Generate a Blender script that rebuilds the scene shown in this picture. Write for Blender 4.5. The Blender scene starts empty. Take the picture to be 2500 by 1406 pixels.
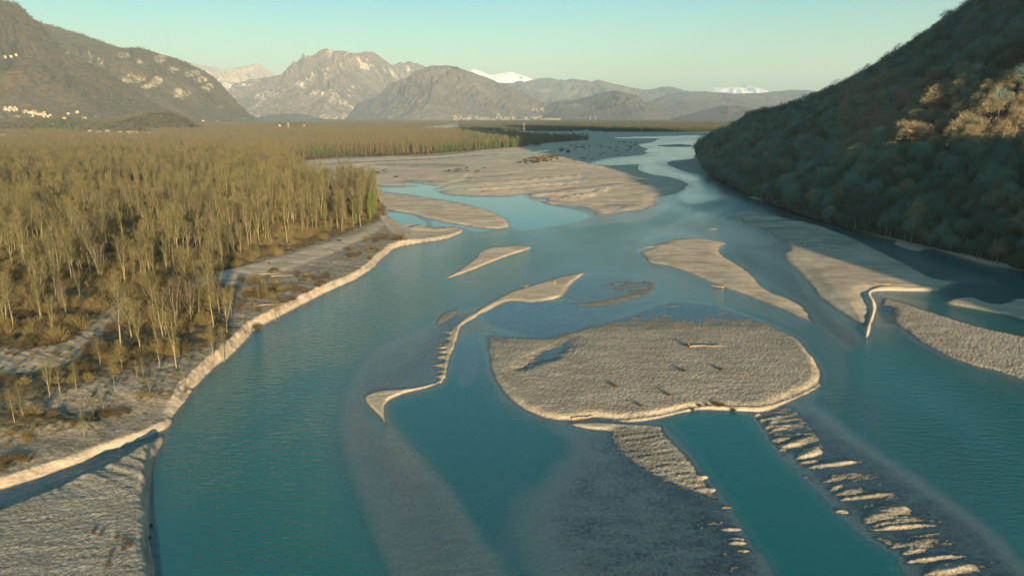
import bpy, math, random
import numpy as np
from mathutils import Vector
R = math.radians
rng = np.random.default_rng(7)
random.seed(7)
sc = bpy.context.scene
COL = sc.collection

# ---------------------------------------------------------------- camera, sky, sun, exposure
CAMH, PITCH, F = 60.0, R(14.1), 1667.0
cam = bpy.data.cameras.new('camera'); camo = bpy.data.objects.new('camera', cam); COL.objects.link(camo)
camo.location = (0, 0, CAMH); camo.rotation_euler = (R(90) - PITCH, 0, 0)
cam.sensor_width = 36.0; cam.lens = 36.0 * F / 2500; cam.clip_start = 1.0; cam.clip_end = 200000
sc.camera = camo
SUN_EL, SUN_AZ = R(9.5), R(19)      # the sun stands behind the camera, 19 degrees to its right
w = bpy.data.worlds.new('World'); sc.world = w; w.use_nodes = True
nt = w.node_tree; bg = nt.nodes['Background']
sky = nt.nodes.new('ShaderNodeTexSky'); sky.sky_type = 'NISHITA'; sky.sun_disc = False
sky.sun_elevation = SUN_EL; sky.sun_rotation = math.pi - SUN_AZ
sky.air_density = 1.0; sky.dust_density = 2.0; sky.ozone_density = 1.5
tint = nt.nodes.new('ShaderNodeMix'); tint.data_type = 'RGBA'; tint.blend_type = 'MULTIPLY'; tint.inputs[0].default_value = 1
tcg = nt.nodes.new('ShaderNodeTexCoord'); tse = nt.nodes.new('ShaderNodeSeparateXYZ'); nt.links.new(tcg.outputs['Generated'], tse.inputs[0])
tmr = nt.nodes.new('ShaderNodeMapRange'); tmr.inputs[1].default_value = -0.02; tmr.inputs[2].default_value = 0.94; nt.links.new(tse.outputs[2], tmr.inputs[0])
tmx = nt.nodes.new('ShaderNodeValToRGB'); el = tmx.color_ramp.elements
el[0].position = .02; el[0].color = (.86, .93, .54, 1); el[1].position = .185; el[1].color = (.09, .56, .62, 1)
e = el.new(.6); e.color = (.24, .84, .95, 1)
nt.links.new(tmr.outputs[0], tmx.inputs[0]); nt.links.new(tmx.outputs[0], tint.inputs[7])
nt.links.new(sky.outputs[0], tint.inputs[6]); nt.links.new(tint.outputs[2], bg.inputs[0])
bg.inputs[1].default_value = 0.074
sl = bpy.data.lights.new('sun', 'SUN'); slo = bpy.data.objects.new('sun', sl); COL.objects.link(slo)
sl.energy = 5.0; sl.angle = R(0.5); sl.color = (1.0, 0.72, 0.42)
sd = Vector((math.sin(SUN_AZ) * math.cos(SUN_EL), -math.cos(SUN_AZ) * math.cos(SUN_EL), math.sin(SUN_EL)))
slo.rotation_euler = sd.to_track_quat('Z', 'Y').to_euler()
sc.view_settings.view_transform = 'Standard'; sc.view_settings.look = 'None'
sc.view_settings.exposure = 2.1; sc.view_settings.gamma = 1
sc.cycles.use_denoising = True; sc.cycles.denoiser = 'OPENIMAGEDENOISE'
sc.cycles.sample_clamp_indirect = 2.0; sc.cycles.sample_clamp_direct = 4.0
sc.cycles.max_bounces = 4; sc.cycles.transparent_max_bounces = 8; sc.cycles.volume_bounces = 0
sc.cycles.diffuse_bounces = 2; sc.cycles.glossy_bounces = 2; sc.cycles.transmission_bounces = 2

# ---------------------------------------------------------------- projection helpers (pixels of the photograph -> ground points)
CP, SP = math.cos(PITCH), math.sin(PITCH)
def ray(px, py):
    xc = (np.asarray(px, float) - 1250) / F; yc = (np.asarray(py, float) - 703) / F
    return xc, CP - yc * SP, -(SP + yc * CP)
def gnd(px, py, z=0.0):
    x, f, d = ray(px, py); t = (z - CAMH) / d
    return x * t, f * t
def at_y(px, py, Y):
    x, f, d = ray(px, py); t = Y / f
    return x * t, CAMH + d * t

# ---------------------------------------------------------------- noise
_P = rng.permutation(4096).astype(np.int64)
_GA = rng.uniform(0, 2 * np.pi, 4096); _GX, _GY = np.cos(_GA), np.sin(_GA)
def pn(x, y):
    xi = np.floor(x).astype(np.int64); yi = np.floor(y).astype(np.int64)
    xf = x - xi; yf = y - yi
    u = xf * xf * xf * (xf * (xf * 6 - 15) + 10); v = yf * yf * yf * (yf * (yf * 6 - 15) + 10)
    def g(ix, iy, dx, dy):
        h = _P[(_P[ix & 4095] + iy) & 4095]
        return _GX[h] * dx + _GY[h] * dy
    a = g(xi, yi, xf, yf); b = g(xi + 1, yi, xf - 1, yf)
    c = g(xi, yi + 1, xf, yf - 1); d = g(xi + 1, yi + 1, xf - 1, yf - 1)
    return 1.5 * ((a + (b - a) * u) * (1 - v) + (c + (d - c) * u) * v)
def fbm(x, y, o=4, gain=.5):
    s = 0; a = 1.0
    for i in range(o):
        s = s + a * pn(x + 17.3 * i, y - 9.1 * i); x = x * 2.03; y = y * 2.03; a *= gain
    return s
def ridged(x, y, o=4, gain=.5):
    s = 0; a = 1.0
    for i in range(o):
        s = s + a * (1 - 2 * np.abs(pn(x + 31.3 * i, y - 5.1 * i))); x = x * 2.07; y = y * 2.07; a *= gain
    return s
def sstep(a, b, x):
    t = np.clip((x - a) / (b - a), 0, 1); return t * t * (3 - 2 * t)

# ---------------------------------------------------------------- mesh + tagging helpers
def tag(o, label=None, cat=None, group=None, kind=None):
    if label: o['label'] = label
    if cat: o['category'] = cat
    if group: o['group'] = group
    if kind: o['kind'] = kind
    return o
def mesh_np(name, co, faces, mats=None, smooth=True, attrs=None, midx=None):
    me = bpy.data.meshes.new(name)
    co = np.asarray(co, np.float32); faces = np.asarray(faces, np.int32)
    k = faces.shape[1]; nf = len(faces)
    me.vertices.add(len(co)); me.vertices.foreach_set('co', co.ravel())
    me.loops.add(nf * k); me.loops.foreach_set('vertex_index', faces.ravel())
    me.polygons.add(nf); me.polygons.foreach_set('loop_start', np.arange(nf, dtype=np.int32) * k)
    if smooth: me.polygons.foreach_set('use_smooth', np.ones(nf, bool))
    if midx is not None: me.polygons.foreach_set('material_index', np.asarray(midx, np.int32))
    for m in mats or []: me.materials.append(m)
    for an, av in (attrs or {}).items():
        a = me.attributes.new(an, 'FLOAT', 'POINT'); a.data.foreach_set('value', np.asarray(av, np.float32).ravel())
    me.update(calc_edges=True); me.validate()
    return me
def link(name, me, parent=None):
    o = bpy.data.objects.new(name, me); COL.objects.link(o)
    if parent is not None: o.parent = parent
    return o
def grid_faces(nr, nc):
    i = np.arange(nr - 1)[:, None] * nc + np.arange(nc - 1)[None, :]
    return np.stack([i, i + 1, i + nc + 1, i + nc], -1).reshape(-1, 4)
def smooth_poly(pts, n=5, closed=True):
    p = np.array(pts, float); m = len(p); out = []
    for i in range(m if closed else m - 1):
        if closed: a, b, c, d = p[i - 1], p[i], p[(i + 1) % m], p[(i + 2) % m]
        else: a, b, c, d = p[max(i - 1, 0)], p[i], p[i + 1], p[min(i + 2, m - 1)]
        for t in np.arange(n) / n:
            out.append(.5 * (2 * b + (c - a) * t + (2 * a - 5 * b + 4 * c - d) * t * t + (3 * b - a - 3 * c + d) * t ** 3))
    if not closed: out.append(p[-1])
    return np.array(out)
def sdist(X, Y, poly):
    """signed distance, positive inside"""
    d2 = np.full(X.shape, 1e18); ins = np.zeros(X.shape, bool)
    n = len(poly)
    for i in range(n):
        ax, ay = poly[i]; bx, by = poly[(i + 1) % n]
        ex, ey = bx - ax, by - ay; L = ex * ex + ey * ey + 1e-12
        wx = X - ax; wy = Y - ay
        t = np.clip((wx * ex + wy * ey) / L, 0, 1)
        dd = (wx - ex * t) ** 2 + (wy - ey * t) ** 2
        np.minimum(d2, dd, out=d2)
        c = ((ay > Y) != (by > Y))
        if c.any():
            xx = ax + (Y - ay) * ex / (ey if ey else 1e-12)
            ins ^= c & (X < xx)
    d = np.sqrt(d2)
    return np.where(ins, d, -d)

# ---------------------------------------------------------------- node helper
class N:
    def __init__(s, name):
        s.m = bpy.data.materials.new(name); s.m.use_nodes = True; s.t = s.m.node_tree; s.t.nodes.clear()
        s.out = s.t.nodes.new('ShaderNodeOutputMaterial')
    def n(s, typ, ins=None, **kw):
        x = s.t.nodes.new(typ)
        for k, v in kw.items(): setattr(x, k, v)
        for k, v in (ins or {}).items():
            sk = x.inputs[k]
            if isinstance(v, bpy.types.NodeSocket): s.t.links.new(v, sk)
            else: sk.default_value = v
        return x
    def attr(s, nm): return s.n('ShaderNodeAttribute', attribute_name=nm).outputs['Fac']
    def math(s, op, a, b=0.0, clamp=False):
        return s.n('ShaderNodeMath', {0: a, 1: b}, operation=op, use_clamp=clamp).outputs[0]
    def mix(s, f, a, b, blend='MIX'):
        return s.n('ShaderNodeMix', {0: f, 6: a, 7: b}, data_type='RGBA', blend_type=blend).outputs[2]
    def noise(s, vec, scale, detail=3, rough=.5, out=0):
        return s.n('ShaderNodeTexNoise', {'Vector': vec, 'Scale': scale, 'Detail': detail, 'Roughness': rough}).outputs[out]
    def ramp(s, f, lo, hi): 
        return s.n('ShaderNodeMapRange', {0: f, 1: lo, 2: hi, 3: 0.0, 4: 1.0}).outputs[0]
    def mapping(s, vec, scale, rot=(0, 0, 0)):
        return s.n('ShaderNodeMapping', {'Vector': vec, 'Scale': scale, 'Rotation': rot}).outputs[0]
    def pos(s): return s.n('ShaderNodeNewGeometry').outputs['Position']
    def surf(s, sh): s.t.links.new(sh, s.out.inputs[0]); return s.m
def C(r, g, b): return (r, g, b, 1.0)

#@@GROUND
# ---------------------------------------------------------------- the river plain: one sheet from below the camera to the horizon
def rng_px(a, b, s): return list(np.arange(a, b, s))
cols = np.array([-9000, -6000, -4500, -3600, -3000] + rng_px(-2600, -800, 80) + rng_px(-800, -100, 14) + rng_px(-100, 2600, 2.5) + rng_px(2600, 3300, 14) + rng_px(3300, 5100, 80) + [5500, 6100, 7000, 8500, 11500], float)
rows = np.array([9000, 6000, 4500, 3600, 3000] + list(-np.array(rng_px(-2600, -1700, 40))) + list(-np.array(rng_px(-1700, -1430, 6))) + list(-np.array(rng_px(-1430, -420, 2.5))) + list(-np.array(rng_px(-420, -292, 1.5))) + [291.5, 290.4, 289.5, 288.7, 288, 287.3], float)
PX, PY = np.meshgrid(cols, rows)
GX, GY = gnd(PX, PY)
NR, NC = PX.shape
DY = np.abs(np.gradient(GY, axis=0)); DX = np.abs(np.gradient(GX, axis=1))
H = np.full(PX.shape, -0.75); ROUGH = np.full(PX.shape, .03); RIP = np.full(PX.shape, .8)
VEG = np.zeros(PX.shape); ST = np.zeros(PX.shape); SAND = np.zeros(PX.shape)
H += .35 * fbm(GX / 30, GY / 30, 3)
edge_n = fbm(GX / 9, GY / 9, 3) + .5 * pn(GX / 2.3, GY / 2.3) + .45 * fbm(GX / .9, GY / .9, 2) * np.clip(.9 / (1.5 * np.maximum(DX, .4 * DY)), 0, 1)
def shape(pts, h, wi, wo=None, rough=None, rip=None, veg=None, st=None, sand=None, en=0.12, sm=5):
    wo = wi if wo is None else wo
    pp = smooth_poly(pts, sm) if sm > 1 else np.array(pts, float)
    pp[:, 1] = np.maximum(pp[:, 1], 288.0)
    x, y = gnd(pp[:, 0], pp[:, 1]); P = np.stack([x, y], -1)
    mg = wo * 1.2 + en * 2 + 2
    m = (GX > x.min() - mg) & (GX < x.max() + mg) & (GY > y.min() - mg) & (GY < y.max() + mg)
    if not m.any(): return
    d = sdist(GX[m], GY[m], P) + en * edge_n[m]
    k = sstep(-wo, wi, d)
    hh = h(GX[m], GY[m], PX[m], PY[m], d) if callable(h) else h
    H[m] += (hh - H[m]) * k
    for arr, v in ((ROUGH, rough), (RIP, rip), (VEG, veg), (ST, st), (SAND, sand)):
        if v is not None: arr[m] += (v - arr[m]) * k
# --- beds of the channels
shape([(350,1800),(372,1406),(372,1200),(400,1080),(480,960),(600,850),(760,760),(930,655),(1020,600),(1130,585),(1250,570),(1420,540),(1600,505),(1660,480),(1720,440),(1620,400),(1700,395),(1790,450),(1770,500),(1650,545),(1540,575),(1480,620),(1330,668),(1200,705),(1090,755),(960,820),(880,900),(830,980),(810,1100),(850,1250),(940,1406),(1000,1800)], -2.3, 9, 5, rough=.04, rip=1.15)
shape([(1000,800),(1080,770),(1300,620),(1480,600),(1400,640),(1240,690),(1120,745)], -1.0, 4, 5, rip=1.0)
shape([(1820,488),(1900,505),(1985,535),(2080,570),(2170,600),(2300,640),(2420,680),(2560,720),(2900,800),(2900,700),(2500,664),(2400,645),(2280,612),(2160,585),(2040,552),(1960,520),(1850,478)], -1.9, 5, 5, rip=.35)
shape([(2330,690),(2560,730),(2560,860),(2420,800),(2300,745),(2150,712),(2280,712)], -1.0, 4, 4, rip=.4)
shape([(2020,860),(2130,830),(2300,890),(2480,960),(2560,1000),(2900,1100),(2900,1500),(2560,1420),(2420,1180),(2300,1060),(2150,960)], -1.5, 9, 7, rip=.4)
# --- shoals
shape([(1180,745),(1260,735),(1500,735),(1640,730),(1560,760),(1470,795),(1420,840),(1340,860),(1300,830),(1180,790)], -.16, 3, 3, rip=.15, rough=.12)
shape([(1380,735),(1360,715),(1440,668),(1560,672),(1625,690),(1590,720),(1480,742)], -.06, 3, 3, rough=.1, rip=.3)
shape([(1780,610),(1830,570),(1880,565),(1925,600),(1960,690),(1990,735),(2110,830),(2040,860),(1960,745),(1850,680)], -.16, 3, 3, rough=.08, rip=.9)
shape([(1450,520),(1640,492),(1590,535),(1480,548),(1380,556)], -.25, 3, 3, rip=.8)
shape([(1700,520),(1800,530),(1900,560),(1860,600),(1780,590),(1650,575),(1560,590)], -.35, 4, 5, rip=.7)
shape([(1560,648),(1700,690),(1860,745),(2000,800),(2080,870),(2060,960),(2010,900),(1950,815),(1820,760),(1640,725),(1570,700)], -.55, 2.5, 2, rip=.7)
shape([(860,905),(960,830),(1090,790),(1115,850),(1085,940),(1000,950),(930,965),(900,1010),(975,1075),(1060,1150),(1130,1240),(1190,1330),(1240,1406),(1300,1800),(1020,1800),(975,1406),(930,1280),(860,1120),(845,1000)], -.24, 5, 7, rough=.14, rip=.8)
shape([(950,985),(1060,955),(1105,900),(1115,840),(1175,840),(1190,930),(1250,1010),(1350,1050),(1430,1080),(1420,1180),(1300,1250),(1200,1330),(1140,1240),(1060,1150),(985,1070)], -1.0, 4, 1.6, rip=.25)
shape([(1120,1200),(1200,1150),(1300,1180),(1340,1300),(1320,1406),(1350,1800),(1260,1800),(1230,1406)], -.75, 3, 3, rip=.4)
shape([(1130,830),(1170,825),(1180,900),(1150,940),(1110,940)], -.5, 1.5, 1.2, rip=.3)
shape([(1390,1045),(1630,1040),(1760,1215),(1850,1340),(1890,1406),(2100,1800),(1500,1800),(1330,1406),(1270,1300),(1320,1170),(1380,1100)], -.2, 8, 7, rough=.24, rip=.2)
shape([(1930,1010),(1985,1000),(2070,1060),(2250,1180),(2420,1300),(2520,1406),(2900,1800),(2300,1800),(2220,1400),(2100,1280),(1960,1140),(1880,1060)], -.13, 4, 5, rough=.1, rip=.15)
shape([(1900,1060),(1990,1050),(2080,1110),(2180,1150),(2290,1240),(2400,1330),(2480,1420),(2560,1600),(2380,1600),(2240,1400),(2120,1300),(1980,1160),(1910,1100)], -.085, 5, 4, rough=.17, st=.09, en=.6)
shape([(1560,1110),(1640,1150),(1740,1200),(1790,1270),(1840,1350),(1870,1420),(1900,1600),(1800,1600),(1740,1400),(1700,1290),(1620,1200),(1530,1140)], -.07, 4, 4, rough=.17, st=.08, en=.6)
shape([(905,960),(990,930),(1070,900),(1095,830),(1080,800),(1030,840),(960,890)], -.14, 5, 5, rough=.12, en=.5)
# --- deep green pool below the island
shape([(1625,1030),(1740,1005),(1830,1010),(1850,1045),(1900,1110),(1960,1165),(2010,1210),(2060,1265),(2110,1310),(2170,1345),(2210,1400),(2330,1800),(1990,1800),(1885,1406),(1835,1335),(1800,1270),(1755,1205),(1715,1150),(1690,1110),(1655,1065)], -2.6, 3.2, .6, rip=.3)
# --- left floodplain with its lit bank
shape([(-9000,1400),(-1200,1330),(-300,1270),(0,1200),(180,1140),(330,1085),(425,1046),(440,1015),(468,968),(495,935),(530,900),(560,876),(578,862),(600,834),(640,800),(700,766),(745,742),(800,715),(850,692),(890,674),(920,648),(945,625),(975,604),(1035,592),(1080,586),(1110,577),(1133,563),(1110,558),(1060,561),(1030,556),(1000,557),(960,536),(938,522),(930,500),(930,470),(900,460),(830,452),(800,440),(760,430),(735,420),(728,400),(760,390),(830,384),(930,380),(1060,377),(1180,365),(1260,360),(1310,352),(1200,335),(1145,326),(1050,322),(1020,313),(1200,300),(1200,288),(-9000,288)],
      lambda x,y,a,b,d: 2.0 + .35*fbm(x/40,y/40,2) - .95*sstep(960,1040,b)*sstep(520,430,a), 3.6, .8, rough=.09, veg=.42, sand=.25, en=.42, sm=4)
shape([(-9000,1150),(-600,1080),(0,1010),(150,975),(300,930),(420,890),(560,845),(540,790),(560,720),(600,655),(700,628),(860,570),(935,530),(915,470),(740,445),(715,410),(740,396),(830,386),(1000,381),(1200,366),(1290,356),(1200,334),(1050,321),(700,318),(-9000,318)], 2.5, 5, 5, veg=.9, rough=.06)
shape([(-300,870),(60,870),(170,850),(240,790),(290,745),(330,735),(300,800),(250,850),(200,900),(60,935),(-300,960)], 2.2, 3, 2, veg=.35, sand=.5, rough=.04)
shape([(480,700),(560,672),(640,655),(760,618),(870,580),(930,552),(960,545),(870,600),(760,650),(600,700),(500,722)], 2.2, 2, 2, veg=.1, sand=.5)
for q in ([(0,515),(200,490),(400,462),(520,452),(640,445),(700,440),(640,451),(520,461),(300,492),(0,528)], [(380,428),(440,424),(460,430),(400,438)]):
    shape(q, 2.0, 3, 3, veg=.05, sand=.6)
# low foreground bar and the dark swale behind it
shape([(-9000,1500),(-1500,1440),(-400,1345),(0,1222),(200,1150),(330,1095),(412,1055),(408,1075),(390,1110),(372,1160),(372,1240),(376,1330),(392,1420),(405,1600),(420,1800),(500,9000),(-9000,9000)], .6, 1.5, .8, rough=.04, sand=.1, sm=1)
shape([(-9000,1620),(-1500,1560),(-400,1400),(0,1262),(140,1205),(270,1148),(352,1100),(380,1085),(384,1110),(376,1160),(370,1240),(374,1330),(388,1420),(400,1600),(415,1800),(490,9000),(-9000,9000)], lambda x,y,a,b,d: 2.15+.1*fbm(x/14,y/14,2), 2.2, .3, rough=.07, st=.05, sand=0, sm=1)
# lower inlet apron at the terrace tip + ponds
shape([(935,535),(1000,560),(1060,565),(1125,560),(1125,570),(1070,583),(1000,590),(960,575)], .8, 3, 2, rough=.06, sand=.5, veg=0)
shape([(925,470),(1000,479),(1060,487),(1130,499),(1180,511),(1222,527),(1244,545),(1240,556),(1200,559),(1150,554),(1100,546),(1050,535),(1000,522),(950,513),(925,500)], .95, 4, 2.2, rough=.06, sand=.75, veg=0, en=.3)
shape([(942,520),(975,519),(1012,526),(1042,546),(1035,552),(1012,556),(985,552),(958,536)], -.5, 1.5, 1, rip=.05, rough=.02)
shape([(1052,540),(1080,541),(1110,547),(1200,561),(1160,566),(1120,556),(1075,560),(1055,550)], -.5, 1.2, 1, rip=.1, rough=.02)
# --- the big sand and gravel plain beyond the water, back to the far woods
shape([(1310,352),(1290,358),(1180,368),(1060,380),(930,384),(830,388),(760,392),(735,400),(745,408),(800,415),(830,432),(860,447),(930,454),(1000,456),(1050,453),(1065,460),(1062,468),(1100,476),(1170,479),(1225,480),(1285,475),(1282,481),(1322,482),(1330,488),(1308,494),(1330,500),(1410,505),(1440,516),(1460,527),(1500,523),(1560,515),(1595,505),(1612,488),(1608,482),(1660,473),(1685,455),(1680,445),(1640,432),(1600,427),(1570,417),(1562,406),(1565,401),(1520,403),(1440,402),(1480,388),(1530,382),(1575,378),(1600,366),(1565,358),(1600,346),(1620,338),(1740,330),(1790,320),(1700,300),(1690,289),(1180,289),(1020,313),(1145,326)],
      lambda x,y,a,b,d: .75+.28*fbm(x/60,y/22,3), 10, 4, rough=.06, sand=.7, en=1.2, sm=3)
for k, q in enumerate([
    [(735,407),(800,398),(930,392),(1060,386),(1180,377),(1260,374),(1350,366),(1300,375),(1200,380),(1060,390),(930,396),(800,404)],
    [(980,444),(1010,447),(1062,455),(1040,457),(985,450)],
    [(1045,457),(1090,450),(1130,438),(1140,430),(1145,434),(1138,441),(1095,452),(1060,460)],
    [(1060,463),(1180,455),(1300,447),(1420,434),(1420,437),(1300,451),(1180,460),(1070,467)],
    [(1200,462),(1300,456),(1420,446),(1440,448),(1320,460),(1220,466)],
    [(1315,489),(1380,484),(1440,473),(1475,467),(1450,477),(1400,488),(1330,491)],
    [(1490,503),(1510,501),(1522,507),(1505,513),(1492,508)],
    [(1560,352),(1640,345),(1700,347),(1700,352),(1620,356),(1570,358)],
    [(1500,336),(1600,333),(1735,330),(1735,334),(1600,338),(1520,339)],
    [(1370,318),(1500,317),(1640,321),(1640,323),(1480,321),(1370,320)]]):
    shape(q, -.45, 6 if k > 6 else 3, 3, rip=.1 if k < 7 else .6, rough=.01, sm=3)
for q in ([(1040,432),(1180,424),(1340,410),(1350,412),(1180,427),(1050,436)], [(1180,470),(1280,462),(1420,452),(1500,452),(1520,456),(1440,470),(1320,482),(1300,476),(1430,462),(1420,458),(1280,468),(1190,474)],
          [(860,400),(1000,396),(1100,402),(1060,410),(900,410)], [(1180,396),(1300,384),(1380,386),(1300,398)]):
    shape(q, lambda x,y,a,b,d: 1.5, 4, 2, sand=.85)
for q in ([(880,404),(960,398),(1080,398),(1150,404),(1090,411),(980,409)], [(830,425),(880,418),(960,420),(900,428)], [(1060,420),(1110,414),(1150,416),(1100,424)], [(950,447),(1000,438),(1090,441),(1050,449)], [(1440,505),(1500,496),(1560,499),(1500,508)], [(1230,441),(1330,432),(1440,424),(1330,438)], [(1350,462),(1430,452),(1530,446),(1440,462)], [(1100,436),(1200,428),(1300,422),(1200,434)]):
    shape(q, .09, 5, 5, rough=.05, sand=.5, en=.8, sm=3)
for q in ([(1330,487),(1400,480),(1450,470),(1478,460),(1486,466),(1460,478),(1400,491)], [(1090,470),(1180,461),(1300,453),(1400,447),(1400,450),(1300,458),(1180,467)], [(1130,452),(1250,444),(1400,430),(1400,433),(1250,448)], [(1300,398),(1400,402),(1500,412),(1400,408)]):
    shape(q, 1.5, 2.5, 1.2, sand=1, rough=.03, sm=3)
shape([(745,412),(800,420),(830,436),(860,450),(960,458),(1050,455),(1070,468),(1110,478),(1240,482),(1275,475),(1290,484),(1340,499),(1440,522),(1420,540),(1300,560),(1248,556),(1240,540),(1200,519),(1120,495),(1050,484),(1000,476),(930,468),(890,462),(830,455),(790,445),(745,432)], -.9, 3, 1.2, rip=.05, rough=.02, en=.2)
# --- far woods on the plain
for q in ([(1120,306),(1160,318),(1300,322),(1400,321),(1430,317),(1400,309),(1440,302),(1200,297)], [(1443,321),(1600,323),(1700,323),(1800,321),(1900,300),(1443,299)], [(1150,328),(1250,331),(1350,338),(1440,342),(1400,346),(1340,351),(1300,355),(1240,350),(1180,340)]):
    shape(q, 1.6, 12, 6, veg=1, sand=0, sm=3, en=2)
shape([(-9000,322),(900,322),(1010,312),(1130,300),(1440,300),(2600,300),(9000,300),(9000,288),(-9000,288)], 2.2, 20, 10, veg=1, sand=0, sm=1)
for q in ([(120,318),(240,322),(380,328),(380,336),(240,334),(120,327)], [(-60,336),(40,336),(60,343),(-60,345)], [(660,304),(780,305),(780,313),(660,314)]):
    shape(q, 5, 40, 20, veg=.3, sand=.3, sm=3)
# --- far river braids on the right
shape([(1450,401),(1480,392),(1530,384),(1580,383),(1610,374),(1570,370),(1630,350),(1740,345),(1745,352),(1660,358),(1720,362),(1735,382),(1690,386),(1640,392),(1600,398),(1640,415),(1690,430),(1760,445),(1800,470),(1700,500),(1650,480),(1688,455),(1672,440),(1620,430),(1570,418),(1562,402),(1500,404)], -.8, 5, 2, rip=.3, rough=.02, en=.5)
shape([(1625,397),(1680,389),(1725,384),(1735,398),(1755,418),(1730,428),(1690,424),(1650,412)], .6, 4, 2, rough=.05)
shape([(1600,356),(1660,352),(1700,357),(1650,360)], .3, 5, 3, rough=.05)
# --- bars on the right
shape([(1768,537),(1780,525),(1800,517),(1840,517),(1900,528),(1985,545),(2080,578),(2160,615),(2230,650),(2290,680),(2345,688),(2290,711),(2225,713),(2150,711),(2128,722),(2140,745),(2130,785),(2120,822),(2102,808),(2085,790),(2040,760),(1990,725),(1965,690),(1930,650),(1912,625),(1922,600),(1880,572),(1850,558),(1805,545),(1808,538)], lambda x,y,a,b,d: .12+.75*sstep(1.0,9,d)*sstep(330,230,y), 3, 1.6, rough=.09, sand=.6, en=.4, rip=.6)
shape([(2150,711),(2128,720),(2142,745),(2130,790),(2120,822),(2108,812),(2124,760),(2110,722),(2150,702),(2225,705),(2285,706),(2285,711)], 1.0, 1.6, .6, sand=.8, rough=.03)
shape([(1560,622),(1545,608),(1600,594),(1650,583),(1700,580),(1740,586),(1785,594),(1770,600),(1764,618),(1800,642),(1840,668),(1880,708),(1930,728),(1965,748),(1992,790),(1960,783),(1900,757),(1830,728),(1740,695),(1640,655),(1580,642)], lambda x,y,a,b,d: .1+.55*sstep(0,8,d), 2.6, 1.4, rough=.09, sand=.65, en=.5)
shape([(1580,606),(1560,606),(1550,612),(1560,616),(1600,607)], -.3, 1, 1, rip=.2)
shape([(1072,686),(1120,655),(1150,632),(1165,615),(1200,603),(1255,598),(1302,603),(1290,612),(1240,628),(1190,648),(1120,675)], .45, 2.4, 1.2, rough=.06, st=.08, sand=.75)
shape([(1070,792),(1120,765),(1160,752),(1150,772),(1118,795),(1095,830),(1060,850)], -.1, 3, 3, rough=.14, en=.5)
shape([(1108,803),(1140,775),(1190,742),(1240,715),(1300,696),(1370,675),(1430,665),(1425,672),(1395,695),(1365,728),(1300,738),(1240,737),(1185,762),(1140,785)], .5, 1.8, .9, rough=.07, sand=.65, st=.06)
shape([(1062,787),(1075,765),(1120,754),(1122,762),(1095,782),(1072,792)], .16, 1.5, 1, rough=.1)
shape([(1365,732),(1400,740),(1440,738),(1500,728),(1560,712),(1590,688),(1602,700),(1570,722),(1490,744),(1420,748)], .1, 1.4, 1, rough=.14, en=.3)
shape([(1480,690),(1560,682),(1600,688),(1570,715),(1500,712)], -.01, 3, 2, rough=.2, en=.5)
shape([(888,968),(930,952),(1000,948),(1060,934),(1078,918),(1080,932),(1050,946),(990,962),(955,978),(944,1000),(950,1035),(962,1056),(940,1040),(915,1010),(895,990)], .38, 1.2, .45, rough=.09, st=.12, sand=.5)
shape([(1104,800),(1116,796),(1120,806),(1112,830),(1104,860),(1094,885),(1090,905),(1082,930),(1072,936),(1076,915),(1080,890),(1088,860),(1094,830)], .22, .7, .7, rough=.1, sand=.4)
shape([(1150,768),(1165,772),(1135,790),(1120,806),(1112,832),(1104,834),(1108,806),(1118,792)], .4, .7, .6, rough=.06, sand=.6, sm=3)
for i, (x0, y0, x1) in enumerate([(1100,812,1112),(1094,826,1112),(1085,842,1108),(1080,849,1106),(1076,860,1096),(1070,873,1092),(1068,892,1090),(1078,907,1090),(1072,920,1088)]):
    shape([(x0-16,y0+1),(x0+2,y0-3),(x1-2,y0-7),(x1+2,y0-2),(x1,y0+4),(x0+4,y0+3)], .36, .8, .35, rough=.07, sm=3, sand=.5)
# main round island: higher and drier towards the camera, sinking into the shallows behind
shape([(1176,850),(1175,815),(1240,815),(1330,822),(1400,806),(1470,785),(1540,762),(1600,742),(1650,733),(1740,742),(1800,758),(1880,785),(1950,822),(1985,858),(2008,895),(2013,930),(1990,952),(1920,984),(1870,1004),(1800,1003),(1730,1001),(1680,1006),(1600,1024),(1530,1030),(1450,1024),(1400,1031),(1350,1030),(1300,1015),(1255,990),(1215,950),(1190,905)],
      lambda x,y,a,b,d: -.04+.78*sstep(205,150,y)-.25*sstep(1440,1300,a)*sstep(900,820,b), 3.4, 1.1, rough=.15, sand=.22, en=.25, rip=.12)
shape([(1260,905),(1290,880),(1350,845),(1400,825),(1390,850),(1330,885)], -.16, 3, 3.5, rough=.13, en=1.2)
shape([(1390,1029),(1440,1021),(1500,1024),(1600,1015),(1660,1000),(1720,991),(1800,993),(1860,993),(1920,975),(1985,945),(2010,925),(2014,932),(1990,954),(1920,986),(1870,1006),(1800,1006),(1730,1003),(1680,1009),(1600,1026),(1530,1034),(1450,1026)], .92, 2.4, .5, rough=.03, sand=.9, sm=4)
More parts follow.
